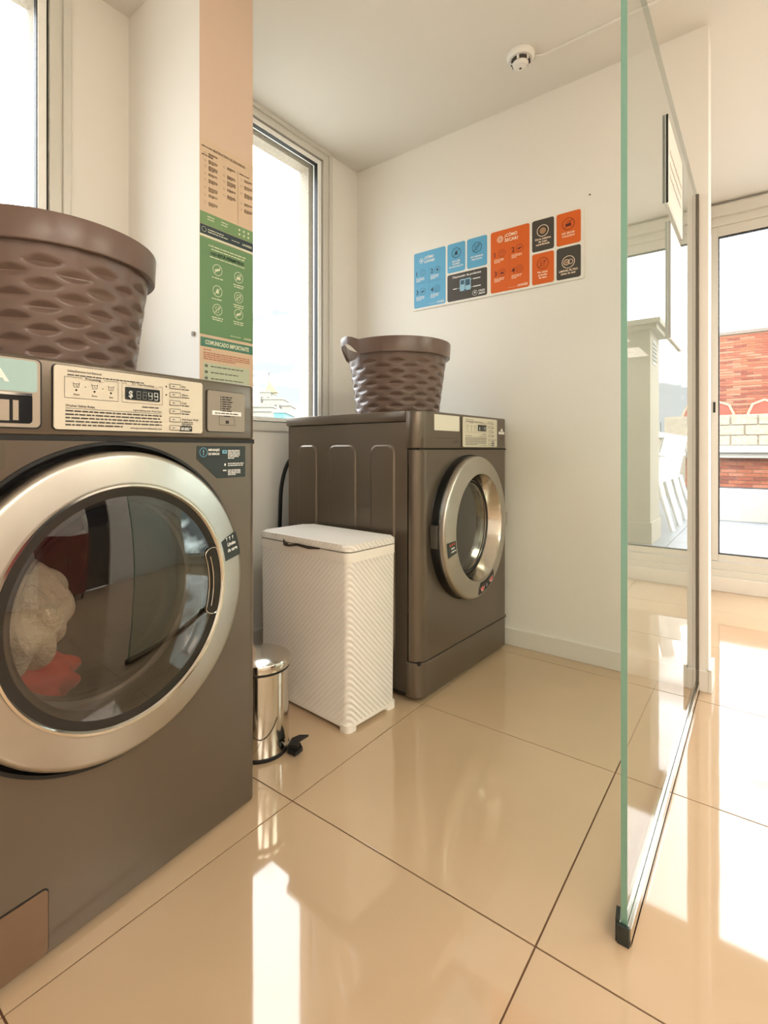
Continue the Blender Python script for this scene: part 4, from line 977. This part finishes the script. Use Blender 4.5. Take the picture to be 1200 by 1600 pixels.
def plastic_chair(loc, rz, tilt, label):
    r = empty('plastic_chair', loc, rz, label=label, cat='chair', group='white plastic chairs in a row on the terrace')
    r.rotation_euler = (0, tilt, rz)
    MB().box(-.21, .21, -.20, .22, .415, .43, .006).build('seat', WHITEP, r)
    bk = MB()
    n = 10; vs = []
    for i in range(n + 1):
        a = -1 + 2 * i / n
        for z, o in ((.43, .20), (.62, .235), (.80, .275), (.845 - .03 * a * a, .285)):
            vs.append((a * (.2 - .015 * (z - .43)), o - .05 * a * a, z))
        for z, o in ((.845 - .03 * a * a, .297), (.80, .287), (.62, .247), (.43, .212)):
            vs.append((a * (.2 - .015 * (z - .43)), o - .05 * a * a, z))
    bk.add(vs, [(i * 8 + q, (i + 1) * 8 + q, (i + 1) * 8 + (q + 1) % 8, i * 8 + (q + 1) % 8) for i in range(n) for q in range(8)]).build('backrest', WHITEP, r, True)
    for sx in (-1, 1):
        MB().tube(smooth_path([(sx * .19, -.18, .42), (sx * .205, -.21, .25), (sx * .215, -.235, 0)], 4), [.024] * 5 + [.02] * 4, 8).build('leg', WHITEP, r, True)
        MB().tube(smooth_path([(sx * .19, .20, .42), (sx * .205, .25, .22), (sx * .215, .31, 0)], 4), [.024] * 5 + [.02] * 4, 8).build('leg', WHITEP, r, True)
        MB().tube(smooth_path([(sx * .215, -.20, .40), (sx * .225, -.205, .60), (sx * .23, -.12, .645), (sx * .22, .10, .655), (sx * .195, .25, .66)], 5), .019, 8).build('armrest', WHITEP, r, True)
for k in range(3):
    plastic_chair((4.44 + .51 * k, -1.47, TZ), 0, 0, ('white plastic chair on the terrace nearest the beige column', 'white plastic chair in the middle of the terrace row', 'white plastic chair on the terrace furthest from the column')[k])

# brick building across the way
BRK = [mat('brick_%s' % n, c, .85, vary=.1, vscale=30) for n, c in (('red', (136, 72, 52)), ('orange', (150, 84, 58)), ('pale', (160, 100, 76)), ('dark', (116, 58, 42)))]
MORT = mat('mortar', (158, 128, 104), .9)
bb = empty('brick_building', (13, -1.85, -6), label='red brick building beyond the terrace with stone parapet and white ledge', cat='building')
MB().box(.012, 3, 0, 6, 0, 9.40).build('wall', MORT, bb)
MB().box(-.03, 3, -.05, 6, 9.40, 9.47).build('coping', mat('coping_grey', (120, 108, 96), .8), bb)
bmesh_ = {}
def brick(y, z, w=.235, h=.045, x=-.0):
    k = random.randrange(4)
    key = (k, round(w, 3), round(h, 3))
    if key not in bmesh_:
        o = MB().box(0, .02, 0, w, 0, h).build('brick', BRK[k], bb); bmesh_[key] = o.data
    else:
        o = bpy.data.objects.new('brick', bmesh_[key]); C.objects.link(o); o.parent = bb
    o.location = (x + random.uniform(-.004, .004), y, z)
rest = MB(); cnt = 0
for rI in range(0, 51):
    z = 6.55 + rI * .0555
    for q in range(-1, 24):
        y = q * .247 + (.12 if rI % 2 else 0)
        if y < 0 or y + .235 > 6: continue
        if .80 < y < 1.80 and z > 7.45 and cnt < 240: brick(y, z); cnt += 1
        else: rest.box(0, .02, y, y + .235, z, z + .045)
tag(rest.build('brickwork', BRK[0], bb), kind='stuff')
# round windows with pale rims, half hidden by the stone parapet
for k, y in enumerate((.93, 1.75, 2.6, .1)):
    f = MB().lathe([(.27, -.01), (.31, .035), (.26, .035), (.25, -.01)], lambda u, v, w: (-w, y + u, 7.64 + v), 8, True).build('window', mat('pale_rim', (160, 140, 116), .8), bb)
    MB().prism(circ(0, 0, .26, 8), lambda u, v, w: (-w, y + u, 7.64 + v), .0, .022).build('pane', mat('terracotta_pane', (150, 66, 48), .7), f)
STN = mat('rough_stone', (146, 134, 116), .9, bump=1, bscale=9, bdist=.03, vary=.15, vscale=14)
so = MB().box(-1.9, -1.7, -.3, 6, 6.92, 7.52).build('stone_parapet', STN, bb)
for rI in range(3):
    for q in range(9):
        y = .2 + q * .42 + (.2 if rI % 2 else 0)
        if y < 2.6: MB().box(-1.93, -1.895, y, y + .39, 6.94 + rI * .195, 6.94 + rI * .195 + .178, .004).build('stone', STN, so)
MB().box(-2.25, -1.6, -.3, 6, 6.80, 6.925, .01).build('ledge', WHW, bb); MB().box(-2.15, -1.65, -.3, 6, 6.70, 6.80).build('ledge_soffit', WHW, bb)
lw = MB().box(-1.95, -1.75, -.3, 6, 5.6, 6.70).build('lower_wall', MORT, bb)
r2 = MB()
lb_me = {}
for rI in range(0, 9):
    z = 6.70 - .07 * (rI + 1)
    for q in range(-1, 24):
        y = q * .247 + (.12 if rI % 2 else 0)
        if .75 < y < 2.0:
            k = random.randrange(4)
            if k not in lb_me: o = MB().box(-1.97, -1.95, 0, .235, 0, .058).build('brick', BRK[k], lw); lb_me[k] = o.data
            else: o = bpy.data.objects.new('brick', lb_me[k]); C.objects.link(o); o.parent = lw
            o.location = (0, y, z)
        elif y >= -.3: r2.box(-1.97, -1.95, y, y + .235, z, z + .058)
tag(r2.build('lower_brickwork', BRK[1], lw), kind='stuff')
MB().box(-2.1, -1.7, -.3, 6, 6.00, 6.05, .01).build('string_course', WHW, bb)
dm = None
for q in range(40):
    if dm is None: o = MB().box(-2.05, -1.95, 0, .05, 5.87, 6.0).build('soldier_brick', BRK[3], lw); dm = o.data
    else: o = bpy.data.objects.new('soldier_brick', dm); C.objects.link(o); o.parent = lw
    o.location = (0, .3 + q * .078, 0)
MB().box(-2.1, -1.7, -.3, 6, 5.5, 5.865, .01).build('lower_band', WHW, bb)

# ------------------------------------------------------------------ far city seen through the left windows
def far(px, py, depth):
    d = Vector((cos(YAW), sin(YAW), 0)); r_ = Vector((sin(YAW), -cos(YAW), 0))
    return CAM + depth * (d + r_ * ((px - CX) / F_PX) + Vector((0, 0, (HY - py) / F_PX)))
FW = mat('far_white', (136, 132, 122), .9); FD = mat('far_window', (72, 68, 62), .7); FY = mat('far_yellow', (160, 146, 90), .9)
GZ = -14
tag(MB().box(-120, 300, 3.5, 300, GZ - .5, GZ).build('ground', mat('city_ground', (150, 148, 140), .9)), kind='structure')
def tower(px0, px1, pyt, depth, label, rows, cols, m=FW, extra=None):
    a = far(px0, pyt, depth); b = far(px1, pyt, depth); u = (b - a); u.z = 0; W = u.length; u.normalize(); n = Vector((-u.y, u.x, 0))
    r = empty('far_building', (a.x, a.y, GZ), atan2(u.y, u.x), label=label, cat='building', group='pale distant blocks beyond the tall window')
    H = a.z - GZ
    MB().box(0, W, 0, 6, 0, H).build('wall', m, r)
    MB().box(-.15, W + .15, -.15, 6.15, H, H + .25).build('roof_edge', FW, r)
    me = None
    for i in range(rows):
        for j in range(cols):
            if me is None: o = MB().box(0, W / cols * .42, -.06, .04, 0, 1.1).build('window', FD, r); me = o.data
            else: o = bpy.data.objects.new('window', me); C.objects.link(o); o.parent = r
            o.location = (W / cols * (j + .3), 0, H - 2.0 - i * 2.6)
    return r, W, H
tower(392, 425, 636, 68, 'left low white far block under the peaked tower', 2, 3)
r, W, H = tower(405, 423, 613, 100, 'pale far tower with yellow peak on its roof', 2, 2)
MB().add([(W * .5, 0, H), (W + 1.2, 0, H), (W * .5, 2, H), (W + 1.2, 2, H), (W * .75, 1, H + 2.4)], [(0, 1, 4), (1, 3, 4), (3, 2, 4), (2, 0, 4)]).build('roof_peak', FY, r)
MB().tube([(W * .75, 1, H + 2), (W * .75, 1, H + 4)], .08).build('mast', RUB, r)
tower(411, 442, 624, 86, 'white far block with a row of arched windows', 2, 4)
tower(440, 453, 634, 76, 'narrow white far block at the right end of the skyline', 2, 2)
tower(385, 436, 643, 58, 'long low far block nearest the window ledge', 1, 6)
tower(428, 444, 645, 46, 'small turquoise roofed far hut', 1, 2, mat('far_turquoise', (90, 150, 156), .6))
print('objects', len(bpy.data.objects))
